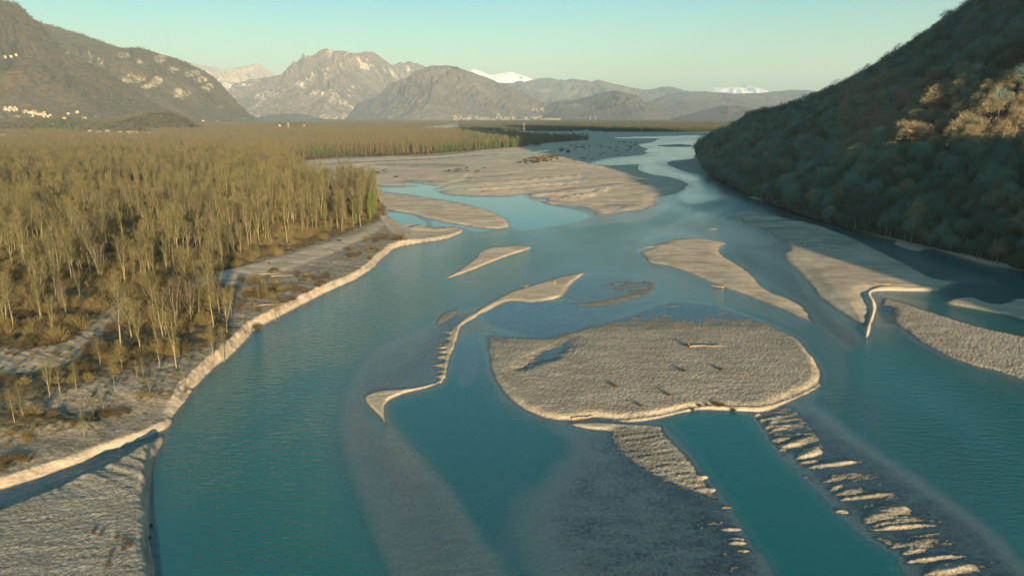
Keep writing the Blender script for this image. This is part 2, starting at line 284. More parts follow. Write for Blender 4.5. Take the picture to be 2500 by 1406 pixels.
# gravel tongue and fan ridges
shape([(1385,1034),(1450,1030),(1560,1036),(1600,1042),(1520,1050),(1440,1048)], .3, 1, .8, rough=.03, sand=.7)
shape([(1478,1058),(1500,1036),(1560,1034),(1625,1032),(1632,1055),(1655,1080),(1690,1120),(1712,1150),(1742,1190),(1752,1222),(1690,1200),(1600,1165),(1540,1130),(1500,1098)], lambda x,y,a,b,d: .06+.24*sstep(1520,1700,a), 2.4, .5, rough=.13, st=.09, sand=.15, en=.3)
for (x0,y0,x1,hh) in [(1750,1238,1800,.1),(1760,1292,1815,.2),(1775,1316,1822,.28),(1778,1325,1826,.2),(1790,1344,1835,.2),(1700,1196,1752,.3),(1690,1165,1735,.35)]:
    shape([(x0,y0),(x0+15,y0-5),(x1-8,y0-5),(x1,y0),(x1-4,y0+5),(x0+20,y0+5)], hh, .8, .4, rough=.1, sm=3, sand=.4)
shape([(1842,1018),(1880,1000),(1930,990),(1960,1012),(1990,1050),(2010,1085),(1980,1100),(1930,1108),(1900,1100),(1880,1070),(1862,1040)], .02, 1.5, 1.0, rough=.13, st=.22, en=.3)
for (x0,y0,x1,y1,th,hh) in [(1826,1022,1860,1014,5,.45),(1848,1032,1866,1034,4,.3),(1868,1026,1915,1018,4,.4),(1860,1046,1900,1036,8,.4),(1874,1056,1930,1042,5,.5),(1880,1066,1915,1064,3,.4),(1875,1076,1925,1074,4,.4),
      (1897,1102,1990,1072,9,.5),(1900,1116,1926,1120,5,.3),(1935,1122,2010,1106,10,.5),(1934,1134,2000,1128,5,.4),(1955,1145,2110,1128,5,.6),(1945,1160,1990,1175,5,.12),(2000,1180,2100,1160,10,.12),(2018,1200,2060,1188,6,.4),
      (2045,1222,2185,1208,6,.6),(2030,1208,2120,1204,9,.25),(2020,1250,2080,1254,6,.35),(2100,1270,2225,1250,15,.4),(2105,1278,2230,1262,4,.6),(2108,1296,2285,1282,5,.6),(2115,1288,2250,1272,9,.3),
      (2160,1340,2290,1322,9,.12),(2190,1355,2260,1345,6,.35),(2200,1374,2350,1358,6,.6),(2200,1350,2280,1330,12,.2),(2250,1402,2390,1392,14,.35),(2120,1310,2190,1330,6,.1),(2240,1310,2300,1305,5,.15)]:
    c = np.array([(x0,y0),(x0+(x1-x0)*.3,y0+(y1-y0)*.2-th*1.9),(x0+(x1-x0)*.75,y0+(y1-y0)*.7-th*1.8),(x1,y1-th*.3),(x0+(x1-x0)*.85,y1+th*.5),(x0+(x1-x0)*.45,(y0+y1)/2+th*.75)])
    shape(c, hh * .8, 1.3, .45, rough=.1, sm=4, sand=.3, en=.15)
# right-hand cobble bank and pale bars under the hill
shape([(2148,725),(2200,735),(2300,768),(2400,798),(2500,820),(2900,900),(2900,1080),(2540,948),(2480,925),(2420,905),(2370,893),(2300,868),(2240,838),(2190,800),(2150,775),(2138,750)], lambda x,y,a,b,d: .14+.2*sstep(2150,2350,a), 2.8, 1.3, rough=.16, sand=.3, en=.4, rip=.2)
shape([(2145,748),(2190,752),(2180,790),(2150,790)], -.1, 1.5, 1.5)
shape([(2300,740),(2330,727),(2380,727),(2425,742),(2465,735),(2510,730),(2900,760),(2900,850),(2540,790),(2460,772),(2380,756)], .5, 2.5, 1.2, rough=.05, sand=.4)
shape([(2178,593),(2215,588),(2258,592),(2272,606),(2240,614),(2205,606)], .6, 2, 1, rough=.05, sand=.4)
shape([(1825,480),(1860,482),(1880,490),(1850,490)], .5, 2, 1, rough=.05, sand=.4)
# right bank land below the hill
shape([(1790,320),(1740,332),(1725,350),(1715,375),(1722,392),(1760,405),(1790,430),(1800,455),(1850,476),(1960,518),(2040,548),(2160,582),(2280,610),(2400,645),(2500,664),(2900,740),(6000,1300),(12000,1500),(12000,288),(1790,288)], 1.5, 4, 2, veg=.9, rough=.1)
# --- fine relief
_gx = np.gradient(H, axis=1) / np.maximum(DX, .05); _gy = np.gradient(H, axis=0) / np.maximum(DY, .05)
steep = sstep(.2, .4, np.hypot(_gx, _gy)) * sstep(-.1, .15, H) * (GY < 420)
SAND += (.7 - SAND) * np.clip(steep, 0, 1) * (SAND < .7); VEG *= 1 - .9 * steep; ROUGH *= 1 - .6 * steep
def lim(wl): return np.clip(wl / (2.2 * np.maximum(DX, .35 * DY)), 0, 1)
land = sstep(-.5, .1, H)
peb = (ridged(GX / 1.5, GY / 1.5, 2) * .16 * lim(1.5) + pn(GX / .62, GY / .62) * .9 * lim(.62) + pn(GX / .33, GY / .33) * .6 * lim(.33))
H += .62 * ROUGH * peb
H += ROUGH * .36 * fbm(GX / 4.5, GY / 2.6, 2) * lim(2.6)
H += ST * (fbm(GX / 6 + .25 * GY / 6, GY / 1.1 - .2 * GX, 2)) * lim(1.1)
H += .1 * SAND * land * (fbm(GX / 12 + GY * .03, GY / 4.5, 3)) * lim(4.5)
fars = sstep(330, 420, GY) * SAND * land
H += fars * .5 * (ridged(GX / 70 + GY * .012, GY / 16 - GX / 60, 3) - .6)
H += .25 * land * VEG * fbm(GX / 8, GY / 8, 3) * lim(8)
terr = sstep(1.3, 1.7, H) * (1 - VEG) * sstep(90, 110, GY)
H += .38 * terr * ridged(GX / 22 + GY / 60, GY / 5.5 + .5 * GX / 5.5, 2) * lim(5.5)
WETN = sstep(.35, -.1, H)
H3 = H.ravel()
g_me = mesh_np('ground', np.stack([GX.ravel(), GY.ravel(), H3], -1), grid_faces(NR, NC),
    attrs={'veg': VEG, 'sand': SAND, 'rough': ROUGH})

def hit(px, py):
    """ground height where the photograph's pixel meets the plain"""
    x, y = gnd(px, py); return height(x, y)
def height(x, y):
    x = np.asarray(x, float); y = np.asarray(y, float)
    dn = y * SP + CAMH * CP; fw = y * CP + CAMH * SP * 1.0
    # pixel coordinates of the ground point (x, y, 0)
    zc = y * CP + CAMH * SP; px = 1250 + F * x / zc; py = 703 + F * (CAMH * CP - y * SP) / zc
    ci = np.interp(px, cols, np.arange(NC)); ri = np.interp(-py, -rows, np.arange(NR))
    return H[np.clip(np.round(ri).astype(int), 0, NR - 1), np.clip(np.round(ci).astype(int), 0, NC - 1)]

m = N('ground_gravel_sand_litter'); P = m.pos()
veg, sand, rgh = m.attr('veg'), m.attr('sand'), m.attr('rough')
z = m.n('ShaderNodeSeparateXYZ', {0: P}).outputs[2]
big = m.noise(P, .05, 4); mid = m.noise(P, .6, 4, .6); fine = m.noise(P, 1.9, 4, .8)
vor = m.n('ShaderNodeTexVoronoi', {'Vector': P, 'Scale': 1.7}); vd = vor.outputs['Distance']; vc = vor.outputs['Color']
grav = m.mix(m.ramp(fine, .38, .62), C(.045, .043, .037), C(.30, .28, .235))
grav = m.mix(.35, grav, m.mix(vc, C(.10, .095, .08), C(.34, .32, .27)))
snd = m.mix(m.ramp(mid, .3, .7), C(.42, .325, .235), C(.54, .425, .31))
col = m.mix(m.math('MULTIPLY', sand, .9), grav, snd)
tone = m.noise(m.mapping(P, (.10, .22, 1), (0, 0, .3)), 1.0, 4, .65)
col = m.mix(m.math('MULTIPLY', m.ramp(tone, .42, .62), .42), col, C(.10, .095, .08))
lit = m.mix(m.ramp(fine, .35, .7), C(.05, .042, .024), C(.13, .105, .06))
lit = m.mix(m.ramp(mid, .45, .65), lit, C(.028, .032, .02))
col = m.mix(m.ramp(m.math('ADD', m.math('MULTIPLY', veg, 1.3), m.math('MULTIPLY', m.math('SUBTRACT', mid, .5), 1.2)), .35, .9), col, lit)
strk = m.noise(m.mapping(P, (.012, .07, 1), (0, 0, .2)), 1.0, 5, .7)
col = m.mix(m.math('MULTIPLY', m.ramp(strk, .52, .64), m.math('MULTIPLY', sand, .6)), col, C(.11, .092, .07))
wet = m.math('MULTIPLY', m.ramp(z, .2, .04), m.ramp(z, -.25, .0))
col = m.mix(m.math('MULTIPLY', wet, .55), col, C(.075, .072, .062))
bh = m.math('ADD', m.math('MULTIPLY', fine, .22), m.math('MULTIPLY', m.math('SUBTRACT', 1.0, vd), .11))
bs = m.math('ADD', .25, m.math('MULTIPLY', rgh, 6.0))
bump = m.n('ShaderNodeBump', {'Strength': bs, 'Distance': 1.0, 'Height': bh}).outputs[0]
b = m.n('ShaderNodeBsdfPrincipled', {'Base Color': col, 'Roughness': .9, 'Specular IOR Level': .15, 'Normal': bump})
g_me.materials.append(m.surf(b.outputs[0]))
ground = link('ground', g_me); tag(ground, kind='structure')

# --- water: one level sheet over the channels, its turbidity set by how deep the bed lies
wet_f = (H < .05)
wf = wet_f[:-1, :-1] | wet_f[1:, :-1] | wet_f[:-1, 1:] | wet_f[1:, 1:]
fa = grid_faces(NR, NC)[wf.ravel()]
used, inv = np.unique(fa, return_inverse=True)
wco = np.stack([GX.ravel()[used], GY.ravel()[used], np.zeros(len(used))], -1)
w_me = mesh_np('water', wco, inv.reshape(-1, 4), attrs={'depth': np.maximum(-H3[used], 0), 'rip': RIP.ravel()[used]})
m = N('river_water'); P = m.pos()
dep, rip = m.attr('depth'), m.attr('rip')
w1 = m.noise(m.mapping(P, (.35, .9, 1), (0, 0, .35)), 1.0, 4, .62)
w2 = m.noise(m.mapping(P, (1.3, 3.2, 1), (0, 0, .25)), 1.0, 3, .6)
wh = m.math('ADD', m.math('MULTIPLY', w1, .5), m.math('MULTIPLY', w2, .12))
patch = m.ramp(m.noise(m.mapping(P, (.03, .012, 1), (0, 0, -.5)), 1.0, 3), .3, .7)
bs = m.math('MULTIPLY', rip, m.math('ADD', .35, m.math('MULTIPLY', patch, .75)), True)
bump = m.n('ShaderNodeBump', {'Strength': bs, 'Distance': 1.0, 'Height': wh}).outputs[0]
turb = m.math('SUBTRACT', 1.0, m.math('POWER', 2.718, m.math('MULTIPLY', dep, -1.25)))
tealc = m.mix(m.ramp(dep, .3, 2.4), m.mix(m.ramp(dep, .22, .7), C(.175, .235, .245), C(.022, .105, .122)), C(.003, .070, .078))
body = m.n('ShaderNodeBsdfDiffuse', {'Color': tealc, 'Normal': bump}).outputs[0]
clear = m.n('ShaderNodeBsdfTransparent', {'Color': m.mix(m.ramp(dep, 0, .5), C(.95, .98, .98), C(.6, .86, .88))}).outputs[0]
inner = m.n('ShaderNodeMixShader', {0: turb, 1: clear, 2: body}).outputs[0]
gl = m.n('ShaderNodeBsdfGlossy', {'Color': C(1, 1, 1), 'Roughness': .1, 'Normal': bump}).outputs[0]
fr = m.n('ShaderNodeFresnel', {'IOR': 1.333, 'Normal': bump}).outputs[0]
w_me.materials.append(m.surf(m.n('ShaderNodeMixShader', {0: fr, 1: inner, 2: gl}).outputs[0]))
water = link('water', w_me); tag(water, kind='structure')
# wide low plain past the edges of the detailed sheet
q = 90000.0
me = mesh_np('terrain', [(-q, -q, -6), (q, -q, -6), (q, q, -6), (-q, q, -6)], [(0, 1, 2, 3)], [g_me.materials[0]], attrs={'veg': [1.] * 4, 'sand': [0.] * 4, 'rough': [.05] * 4})
tag(link('terrain', me), kind='structure')
# ---------------------------------------------------------------- mountains: each built at its own distance and height
def mount_mat(name, forest, rock, rock_amt, snow=None, scl=.002, rockscl=None):
    m = N(name); P = m.pos()
    n1 = m.noise(P, scl, 6, .6); n2 = m.noise(m.mapping(P, (scl * 6, scl * 6, scl * 1.2)), 1.0, 5, .65)
    n3 = m.noise(P, scl * 26, 4, .7)
    rk = m.attr('rock')
    f = m.mix(m.ramp(n3, .35, .65), C(*[c * .62 for c in forest]), C(*[c * 1.3 for c in forest]))
    f = m.mix(m.ramp(n1, .4, .65), f, C(forest[0] * 1.15, forest[1] * 1.02, forest[2] * .85))
    r = m.mix(m.ramp(n2, .35, .65), C(*[c * .75 for c in rock]), C(*rock))
    sel = m.ramp(m.math('ADD', m.math('ADD', rk, m.math('MULTIPLY', m.math('SUBTRACT', n2, .5), 1.5)), m.math('MULTIPLY', m.math('SUBTRACT', n3, .5), .7)), 1.02 - rock_amt, 1.2 - rock_amt)
    c = m.mix(sel, f, r)
    if snow is not None:
        c = m.mix(m.ramp(m.math('ADD', m.attr('snow'), m.math('MULTIPLY', m.math('SUBTRACT', n2, .5), .9)), .45, .55), c, C(.85, .85, .87))
    bp = m.n('ShaderNodeBump', {'Strength': .7, 'Distance': .03 / scl, 'Height': m.math('ADD', m.math('MULTIPLY', n2, .7), m.math('MULTIPLY', n3, .35))}).outputs[0]
    b = m.n('ShaderNodeBsdfPrincipled', {'Base Color': c, 'Roughness': .95, 'Specular IOR Level': .05, 'Normal': bp})
    return m.surf(b.outputs[0])
def mountain(name, sil, Y, depth, mat, nu=300, nv=120, gully=.25, seed=0, rockf=None, snowf=None, jag=.01, base_y=None, power=1.0, back=.7, spur=5.0, rk0=0., yfun=None, foot_px=None):
    """sil: skyline as (px, py) of the photograph; the crest stands at distance Y, the face comes 'depth' metres towards the viewer"""
    s = smooth_poly(sil, 8, closed=False)
    u = np.linspace(0, 1, nu); L = np.concatenate([[0], np.cumsum(np.hypot(*np.diff(s, axis=0).T))]); L /= L[-1]
    px = np.interp(u, L, s[:, 0]); py = np.interp(u, L, s[:, 1])
    Yr = np.full(nu, float(Y)) if yfun is None else np.array([yfun(a) for a in px])
    xr, zr = at_y(px, py, Yr)
    zr = zr + jag * Y * .09 * fbm(u * 40 + seed, u * 0 + seed, 4) * np.clip(zr / (zr.max() + 1), .15, 1)
    zr = np.maximum(zr, -20)
    v = np.concatenate([np.linspace(0, 1, nv), 1 + back * np.linspace(.04, 1, nv // 4)])
    U, V = np.meshgrid(np.arange(nu), v)
    ZR = zr[U]; XR = xr[U]; YR = Yr[U]
    # foot spreads straight towards the viewer
    D = depth * (0.35 + 0.65 * np.clip(ZR / max(zr.max(), 1), 0, 1))
    Yp = YR - D * (1 - V)
    Xp = XR * (1 - .0 * (1 - V))
    wob = fbm(XR / depth * 1.7 + seed * 3.1, V * 1.4 + seed, 3) * .06 * depth * np.clip(V * (1 - V) * 4, 0, 1)
    fr = np.where(V <= 1, np.clip(V, 0, 1) ** power, np.clip(1 - (V - 1) / back, 0, 1) ** 1.2)
    Z = ZR * fr
    sc_ = depth / spur
    env = np.clip(V, 0, 1) ** .6 * np.clip((1.02 - V) * 2.2, 0, 1) * (V < 1)
    rg = ridged(Xp / sc_ + .35 * fbm(Xp / sc_, Yp / sc_, 2) + seed, Yp / sc_ / 2.2 + seed * 1.7, 5, .55)
    Z = Z + env * gully * ZR * .5 * (rg - .5)
    Z = Z + (V < 1) * np.clip(ZR / 200, 0, 1) * np.clip((1.0 - V) * 6, 0, 1) * 0.004 * depth * fbm(Xp / (depth * .02), Yp / (depth * .02), 3)
    Z = np.where((V == 0), -12, Z)
    Z = np.maximum(Z, -12)
    zc = Yp * CP + (CAMH - Z) * SP; qx = 1250 + F * Xp / zc; qy = 703 + F * ((CAMH - Z) * CP - Yp * SP) / zc
    rock = np.clip((rg - .2) * .5, 0, .6) + rk0 if rockf is None else rockf(qx, qy, rg, V)
    at = {'rock': rock, 'snow': snowf(Z, rg, V) if snowf else np.zeros_like(Z)}
    me = mesh_np(name, np.stack([Xp + wob, Yp, Z], -1).reshape(-1, 3), grid_faces(len(v), nu), [mat], attrs=at)
    o = link(name, me); tag(o, kind='structure'); return o, (Xp + wob, Yp, Z, qx, qy)

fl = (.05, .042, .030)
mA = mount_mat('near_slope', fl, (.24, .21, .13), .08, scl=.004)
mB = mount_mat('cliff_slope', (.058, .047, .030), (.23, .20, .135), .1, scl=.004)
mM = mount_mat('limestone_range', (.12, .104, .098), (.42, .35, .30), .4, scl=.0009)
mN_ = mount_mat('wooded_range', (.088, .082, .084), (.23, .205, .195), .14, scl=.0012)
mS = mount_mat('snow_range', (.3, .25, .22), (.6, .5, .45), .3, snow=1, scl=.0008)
def ell(qx, qy, cx, cy, rx, ry): return np.clip(1.25 - ((qx - cx) / rx) ** 2 - ((qy - cy) / ry) ** 2, 0, 1)
def rockB(qx, qy, rg, V):
    r = np.zeros_like(qx)
    for e in [(330,195,45,16),(395,200,26,22),(375,212,30,9),(310,185,20,10),(455,228,32,20),(300,135,30,12),(345,150,20,10),(500,195,22,16),(520,215,18,18),(400,140,25,22),(545,262,18,8),(215,150,10,40),(235,150,14,14),(480,180,25,14),(440,170,20,16),(590,290,30,4)]:
        r = np.maximum(r, ell(qx, qy, *e) * 1.02)
    return r
def rockA(qx, qy, rg, V):
    r = np.zeros_like(qx)
    for e in [(15,95,22,6),(30,140,26,5),(60,285,170,5),(165,135,10,22),(190,148,10,14),(-60,100,60,20),(240,285,160,3)]:
        r = np.maximum(r, ell(qx, qy, *e) * .9)
    return r
HILL = {}
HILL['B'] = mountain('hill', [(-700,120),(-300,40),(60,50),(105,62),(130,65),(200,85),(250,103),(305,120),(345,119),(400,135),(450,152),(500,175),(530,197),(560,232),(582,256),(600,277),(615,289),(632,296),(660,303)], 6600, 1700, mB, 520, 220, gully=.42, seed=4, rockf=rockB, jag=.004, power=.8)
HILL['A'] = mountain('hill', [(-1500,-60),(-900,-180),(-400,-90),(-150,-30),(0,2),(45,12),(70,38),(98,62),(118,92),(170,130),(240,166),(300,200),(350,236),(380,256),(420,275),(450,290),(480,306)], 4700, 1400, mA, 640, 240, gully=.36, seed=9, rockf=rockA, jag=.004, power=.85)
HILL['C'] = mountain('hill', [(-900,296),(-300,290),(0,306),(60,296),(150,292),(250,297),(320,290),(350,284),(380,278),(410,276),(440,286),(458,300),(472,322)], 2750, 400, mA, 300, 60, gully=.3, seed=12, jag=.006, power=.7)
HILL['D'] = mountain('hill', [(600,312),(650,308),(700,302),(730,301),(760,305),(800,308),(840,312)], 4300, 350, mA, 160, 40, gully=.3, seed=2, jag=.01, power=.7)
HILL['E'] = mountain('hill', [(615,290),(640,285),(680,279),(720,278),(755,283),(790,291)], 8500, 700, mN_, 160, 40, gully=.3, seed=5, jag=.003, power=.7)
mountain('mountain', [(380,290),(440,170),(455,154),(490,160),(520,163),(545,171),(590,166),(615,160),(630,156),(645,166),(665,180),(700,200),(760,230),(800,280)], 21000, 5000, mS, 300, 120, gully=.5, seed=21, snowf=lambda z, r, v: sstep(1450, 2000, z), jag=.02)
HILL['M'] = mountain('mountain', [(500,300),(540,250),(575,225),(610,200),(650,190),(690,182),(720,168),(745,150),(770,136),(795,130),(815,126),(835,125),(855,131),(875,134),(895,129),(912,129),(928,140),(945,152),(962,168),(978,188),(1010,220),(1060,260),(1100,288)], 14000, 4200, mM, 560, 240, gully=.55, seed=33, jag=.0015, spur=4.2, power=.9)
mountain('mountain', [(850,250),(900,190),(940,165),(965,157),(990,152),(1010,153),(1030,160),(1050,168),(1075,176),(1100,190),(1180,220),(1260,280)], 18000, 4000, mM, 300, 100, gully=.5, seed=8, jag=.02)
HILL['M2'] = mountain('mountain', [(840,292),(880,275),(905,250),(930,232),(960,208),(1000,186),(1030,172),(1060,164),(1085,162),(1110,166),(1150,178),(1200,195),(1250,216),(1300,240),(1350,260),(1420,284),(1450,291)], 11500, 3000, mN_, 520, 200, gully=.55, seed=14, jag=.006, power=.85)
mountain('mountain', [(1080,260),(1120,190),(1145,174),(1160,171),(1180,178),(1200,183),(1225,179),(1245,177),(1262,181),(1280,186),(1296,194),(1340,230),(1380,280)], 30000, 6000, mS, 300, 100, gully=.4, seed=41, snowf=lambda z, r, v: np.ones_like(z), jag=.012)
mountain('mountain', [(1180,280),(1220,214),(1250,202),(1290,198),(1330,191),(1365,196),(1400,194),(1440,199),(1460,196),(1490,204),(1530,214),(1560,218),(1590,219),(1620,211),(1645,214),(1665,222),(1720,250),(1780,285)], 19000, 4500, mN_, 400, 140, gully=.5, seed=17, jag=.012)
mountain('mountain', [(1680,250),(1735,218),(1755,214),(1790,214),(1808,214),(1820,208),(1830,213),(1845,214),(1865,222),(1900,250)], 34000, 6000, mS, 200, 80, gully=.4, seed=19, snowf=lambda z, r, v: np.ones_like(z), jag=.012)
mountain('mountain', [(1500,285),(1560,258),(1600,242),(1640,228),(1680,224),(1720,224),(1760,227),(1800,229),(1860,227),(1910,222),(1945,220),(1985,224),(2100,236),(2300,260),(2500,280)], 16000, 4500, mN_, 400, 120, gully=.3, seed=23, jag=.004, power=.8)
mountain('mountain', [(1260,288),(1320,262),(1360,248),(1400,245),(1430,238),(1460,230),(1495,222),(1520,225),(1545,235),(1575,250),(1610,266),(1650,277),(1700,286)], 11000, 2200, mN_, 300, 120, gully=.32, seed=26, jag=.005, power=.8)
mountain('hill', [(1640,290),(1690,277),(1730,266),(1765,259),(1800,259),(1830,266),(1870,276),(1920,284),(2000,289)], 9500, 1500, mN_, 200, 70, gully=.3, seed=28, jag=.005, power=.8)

# ---------------------------------------------------------------- the steep wooded hill on the right bank
_st = [ # foot x, foot y, crest x, crest y, crest z
 (318,1190,330,1180,2),(298,1130,322,1105,26),(288,1060,350,1065,48),(262,960,385,1010,64),(226,820,440,960,84),(205,700,480,920,112),(190,580,520,890,150),(182,480,570,860,200),
 (181,400,640,820,270),(192,330,720,740,350),(203,270,740,620,480),(206,190,760,450,560),(208,100,780,250,600),(214,0,800,50,560),(214,-150,840,-180,470),(232,-350,900,-450,360),(340,-600,1050,-750,330),(560,-900,1100,-1050,200),(720,-1250,1150,-1350,60)]
st = smooth_poly(_st, 14, closed=False)
ns = len(st); nvh = 150
vv = np.linspace(0, 1, nvh)
Vh, Uh = np.meshgrid(vv, np.arange(ns), indexing='ij')
Fx, Fy, Rx, Ry, Rz = [st[:, k][Uh] for k in range(5)]
RX = Fx + (Rx - Fx) * Vh; RY = Fy + (Ry - Fy) * Vh
RZ = 1.0 + Rz * (Vh ** (.93 - .2 * sstep(120, -150, RY)))
RZ = RZ * (1 - .3 * sstep(350, 100, RY))
env = np.clip(Vh * 5, 0, 1) * np.clip((1 - Vh) * 5, 0, 1)
RZ = RZ + env * (9 * fbm(RX / 130, RY / 130, 3) + 5 * ridged(RX / 60 + RY / 200, RY / 45, 3))
RZ = RZ + 16 * np.exp(-((RX - 285) / 45) ** 2 - ((RY - 420) / 70) ** 2) * env
_c = RX * math.cos(SUN_AZ) + RY * math.sin(SUN_AZ)
GAP = (190, 384, 34, 385)   # notch cut into the unseen hillside, shaped to let a band of sun through
RZ = RZ - GAP[0] * np.exp(-((_c - GAP[1]) / GAP[2]) ** 4) * sstep(GAP[3], GAP[3] - 120, RY) * np.clip(Vh * 8, 0, 1)
RZ = np.maximum(RZ, np.minimum(1 + 60 * Vh, 12))
bk = np.stack([np.stack([RX[-1] + 60 * k, RY[-1] + 20 * k, RZ[-1] * (1 - k / 4) ** 1.3 - 3], -1) for k in range(1, 5)])
rh = np.concatenate([np.stack([RX, RY, RZ], -1), bk])
mR = mount_mat('hillside_litter', (.035, .038, .03), (.08, .08, .06), .05, scl=.02)
me = mesh_np('hill', rh.reshape(-1, 3), grid_faces(len(rh), ns), [mR], attrs={'rock': np.zeros(rh.shape[0] * ns), 'snow': np.zeros(rh.shape[0] * ns)})
right_hill = link('hill', me); tag(right_hill, kind='structure')
# unseen mountain added right of the frame to throw shade over the far plain
_t = np.linspace(0, 2 * math.pi, 97); _r = np.linspace(0, 1, 40); TT, RR = np.meshgrid(_t, _r)
cc = 1230 + 640 * RR * np.cos(TT); aa = 650 + 800 * RR * np.sin(TT)
zz = 690 * np.clip(1.25 * (1 - RR), 0, 1) ** .9 + 40 * RR * (1 - RR) * 4 * fbm(cc / 160, aa / 160, 4)
cA, sA = math.cos(SUN_AZ), math.sin(SUN_AZ)
me = mesh_np('mountain', np.stack([cc * cA + aa * sA, cc * sA - aa * cA, np.where(RR >= 1, -5, zz)], -1).reshape(-1, 3), grid_faces(40, 97), [mA], attrs={'rock': np.zeros(TT.size), 'snow': np.zeros(TT.size)})
tag(link('mountain', me), kind='structure')
# ---------------------------------------------------------------- trees
def bark(name, a, b, sc_=1.5):
    m = N(name); P = m.pos()
    c = m.mix(m.noise(P, sc_, 3, .6), C(*a), C(*b))
    return m.surf(m.n('ShaderNodeBsdfPrincipled', {'Base Color': c, 'Roughness': .85, 'Specular IOR Level': .1}).outputs[0])
M_TRUNK = bark('pale_bark', (.10, .092, .058), (.18, .165, .10))
M_TW = [bark('twigs_straw', (.052, .047, .023), (.128, .115, .057)), bark('twigs_olive', (.04, .037, .02), (.095, .084, .046)), bark('twigs_grey', (.05, .041, .031), (.11, .091, .068))]
M_HT = [bark('hill_twigs_brown', (.10, .086, .056), (.26, .222, .145)), bark('hill_twigs_grey', (.05, .105, .10), (.15, .235, .20)), bark('hill_twigs_moss', (.022, .055, .04), (.07, .125, .085)), bark('hill_twigs_dark', (.018, .045, .042), (.058, .11, .095))]  # brown serves mainly the hill's sunlit strip; cool tones lean to its shade colour
M_HB = bark('hill_bark', (.12, .10, .08), (.24, .21, .17))
M_GRN = bark('evergreen_leaves', (.025, .045, .018), (.07, .10, .035))
M_IVY = bark('ivy_leaves', (.035, .06, .015), (.09, .12, .03))
M_BR = [bark('brush_russet', (.048, .034, .02), (.095, .07, .04)), bark('brush_straw', (.08, .066, .03), (.15, .12, .055)), bark('brush_brown', (.035, .032, .018), (.075, .062, .035))]
M_WOOD = bark('driftwood', (.10, .065, .04), (.30, .22, .15), 3)

class TB:
    """collects slivers and tapered rods"""
    def __init__(s): s.v = []; s.f = []
    def sliver(s, a, d, L, wd):
        n = np.cross(d, rng.normal(size=3)); n /= np.linalg.norm(n) + 1e-9
        k = len(s.v); s.v += [a - n * wd / 2, a + n * wd / 2, a + d * L]; s.f.append((k, k + 1, k + 2))
    def rod(s, pts, rad, ns=3):
        k0 = len(s.v)
        for i, p in enumerate(pts):
            d = pts[min(i + 1, len(pts) - 1)] - pts[max(i - 1, 0)]; d = d / (np.linalg.norm(d) + 1e-9)
            a = np.cross(d, (.3, .9, .1)); a /= np.linalg.norm(a) + 1e-9; b = np.cross(d, a)
            for j in range(ns):
                t = 2 * math.pi * j / ns; s.v.append(p + rad[i] * (a * math.cos(t) + b * math.sin(t)))
        for i in range(len(pts) - 1):
            for j in range(ns):
                q, r = k0 + i * ns + j, k0 + i * ns + (j + 1) % ns
                s.f.append((q, r, r + ns)); s.f.append((q, r + ns, q + ns))
    def mesh(s, name, mat): return mesh_np(name, np.array(s.v), np.array(s.f), [mat], smooth=False)
def unit(v): v = np.asarray(v, float); return v / (np.linalg.norm(v) + 1e-9)
def poplar(h, mat, nb=42, sub=6, tw=12, wd=1.0, spread=.2, low=.22, fork=0):
    T, B = TB(), TB()
    wob = rng.normal(size=(6, 3)) * .012 * h; wob[:, 2] = 0; wob[0] = 0
    tp = [np.array([0, 0, h * i / 5.]) + wob[i] * i / 3 for i in range(6)]
    T.rod(tp, [.26, .2, .15, .1, .06, .02], 5)
    def tr(t): i = min(int(t * 5), 4); f = t * 5 - i; return tp[i] * (1 - f) + tp[i + 1] * f
    ga = rng.uniform(0, 6); leads = [(tp, low)]
    for _ in range(fork):
        az = rng.uniform(0, 6.28); t0 = rng.uniform(.15, .4); o_ = np.array([math.cos(az), math.sin(az), 0.]); b0 = tr(t0); hh_ = h * rng.uniform(.82, .98)
        lp = [b0 + (tr(t0 + (1 - t0) * q) - b0) * (hh_ / h) + o_ * h * spread * .75 * q ** .7 for q in (0, .2, .45, .7, .88, 1)]
        T.rod(lp, [.13, .11, .09, .06, .04, .015], 4); leads.append((lp, .12))
    for i in range(nb):
        t = low + (.97 - low) * ((i + rng.uniform(-.4, .4)) / nb) ; ga += 2.4
        prof = max(.12, math.sin(math.pi * min(1, (t - low) / (1 - low) * .8 + .22)) ** .8)
        L = h * spread * 1.55 * prof * rng.uniform(.7, 1.15)
        el = R(rng.uniform(38, 58) + 14 * t)
        d = np.array([math.cos(ga) * math.cos(el), math.sin(ga) * math.cos(el), math.sin(el)])
        if fork:
            lp, l0 = leads[i % len(leads)]; q_ = (l0 + (.97 - l0) * (t - low) / (.97 - low)) * 5; j_ = min(int(q_), 4); a = lp[j_] * (1 - q_ + j_) + lp[j_ + 1] * (q_ - j_); L *= .8
        else: a = tr(t)
        mpt = a + d * L * .5; e = mpt + unit(d + (0, 0, .45)) * L * .5
        B.rod([a, mpt, e], [.055 * wd * (1.3 - t), .035 * wd, .012 * wd])
        for _ in range(sub):
            q = rng.uniform(.2, .95); p = a + (mpt - a) * q * 2 if q < .5 else mpt + (e - mpt) * (q - .5) * 2
            B.sliver(p, unit(d * .6 + rng.normal(size=3) * .45 + (0, 0, .6)), L * rng.uniform(.25, .5), .07 * wd)
        for _ in range(tw):
            q = rng.uniform(.25, 1.05); p = (a + (e - a) * q) + rng.normal(size=3) * L * .13
            B.sliver(p, unit(rng.normal(size=3) * .45 + d * .3 + (0, 0, .8)), rng.uniform(.6, 1.3), .05 * wd)
    return T.mesh('trunk', M_TRUNK), B.mesh('branches', mat)
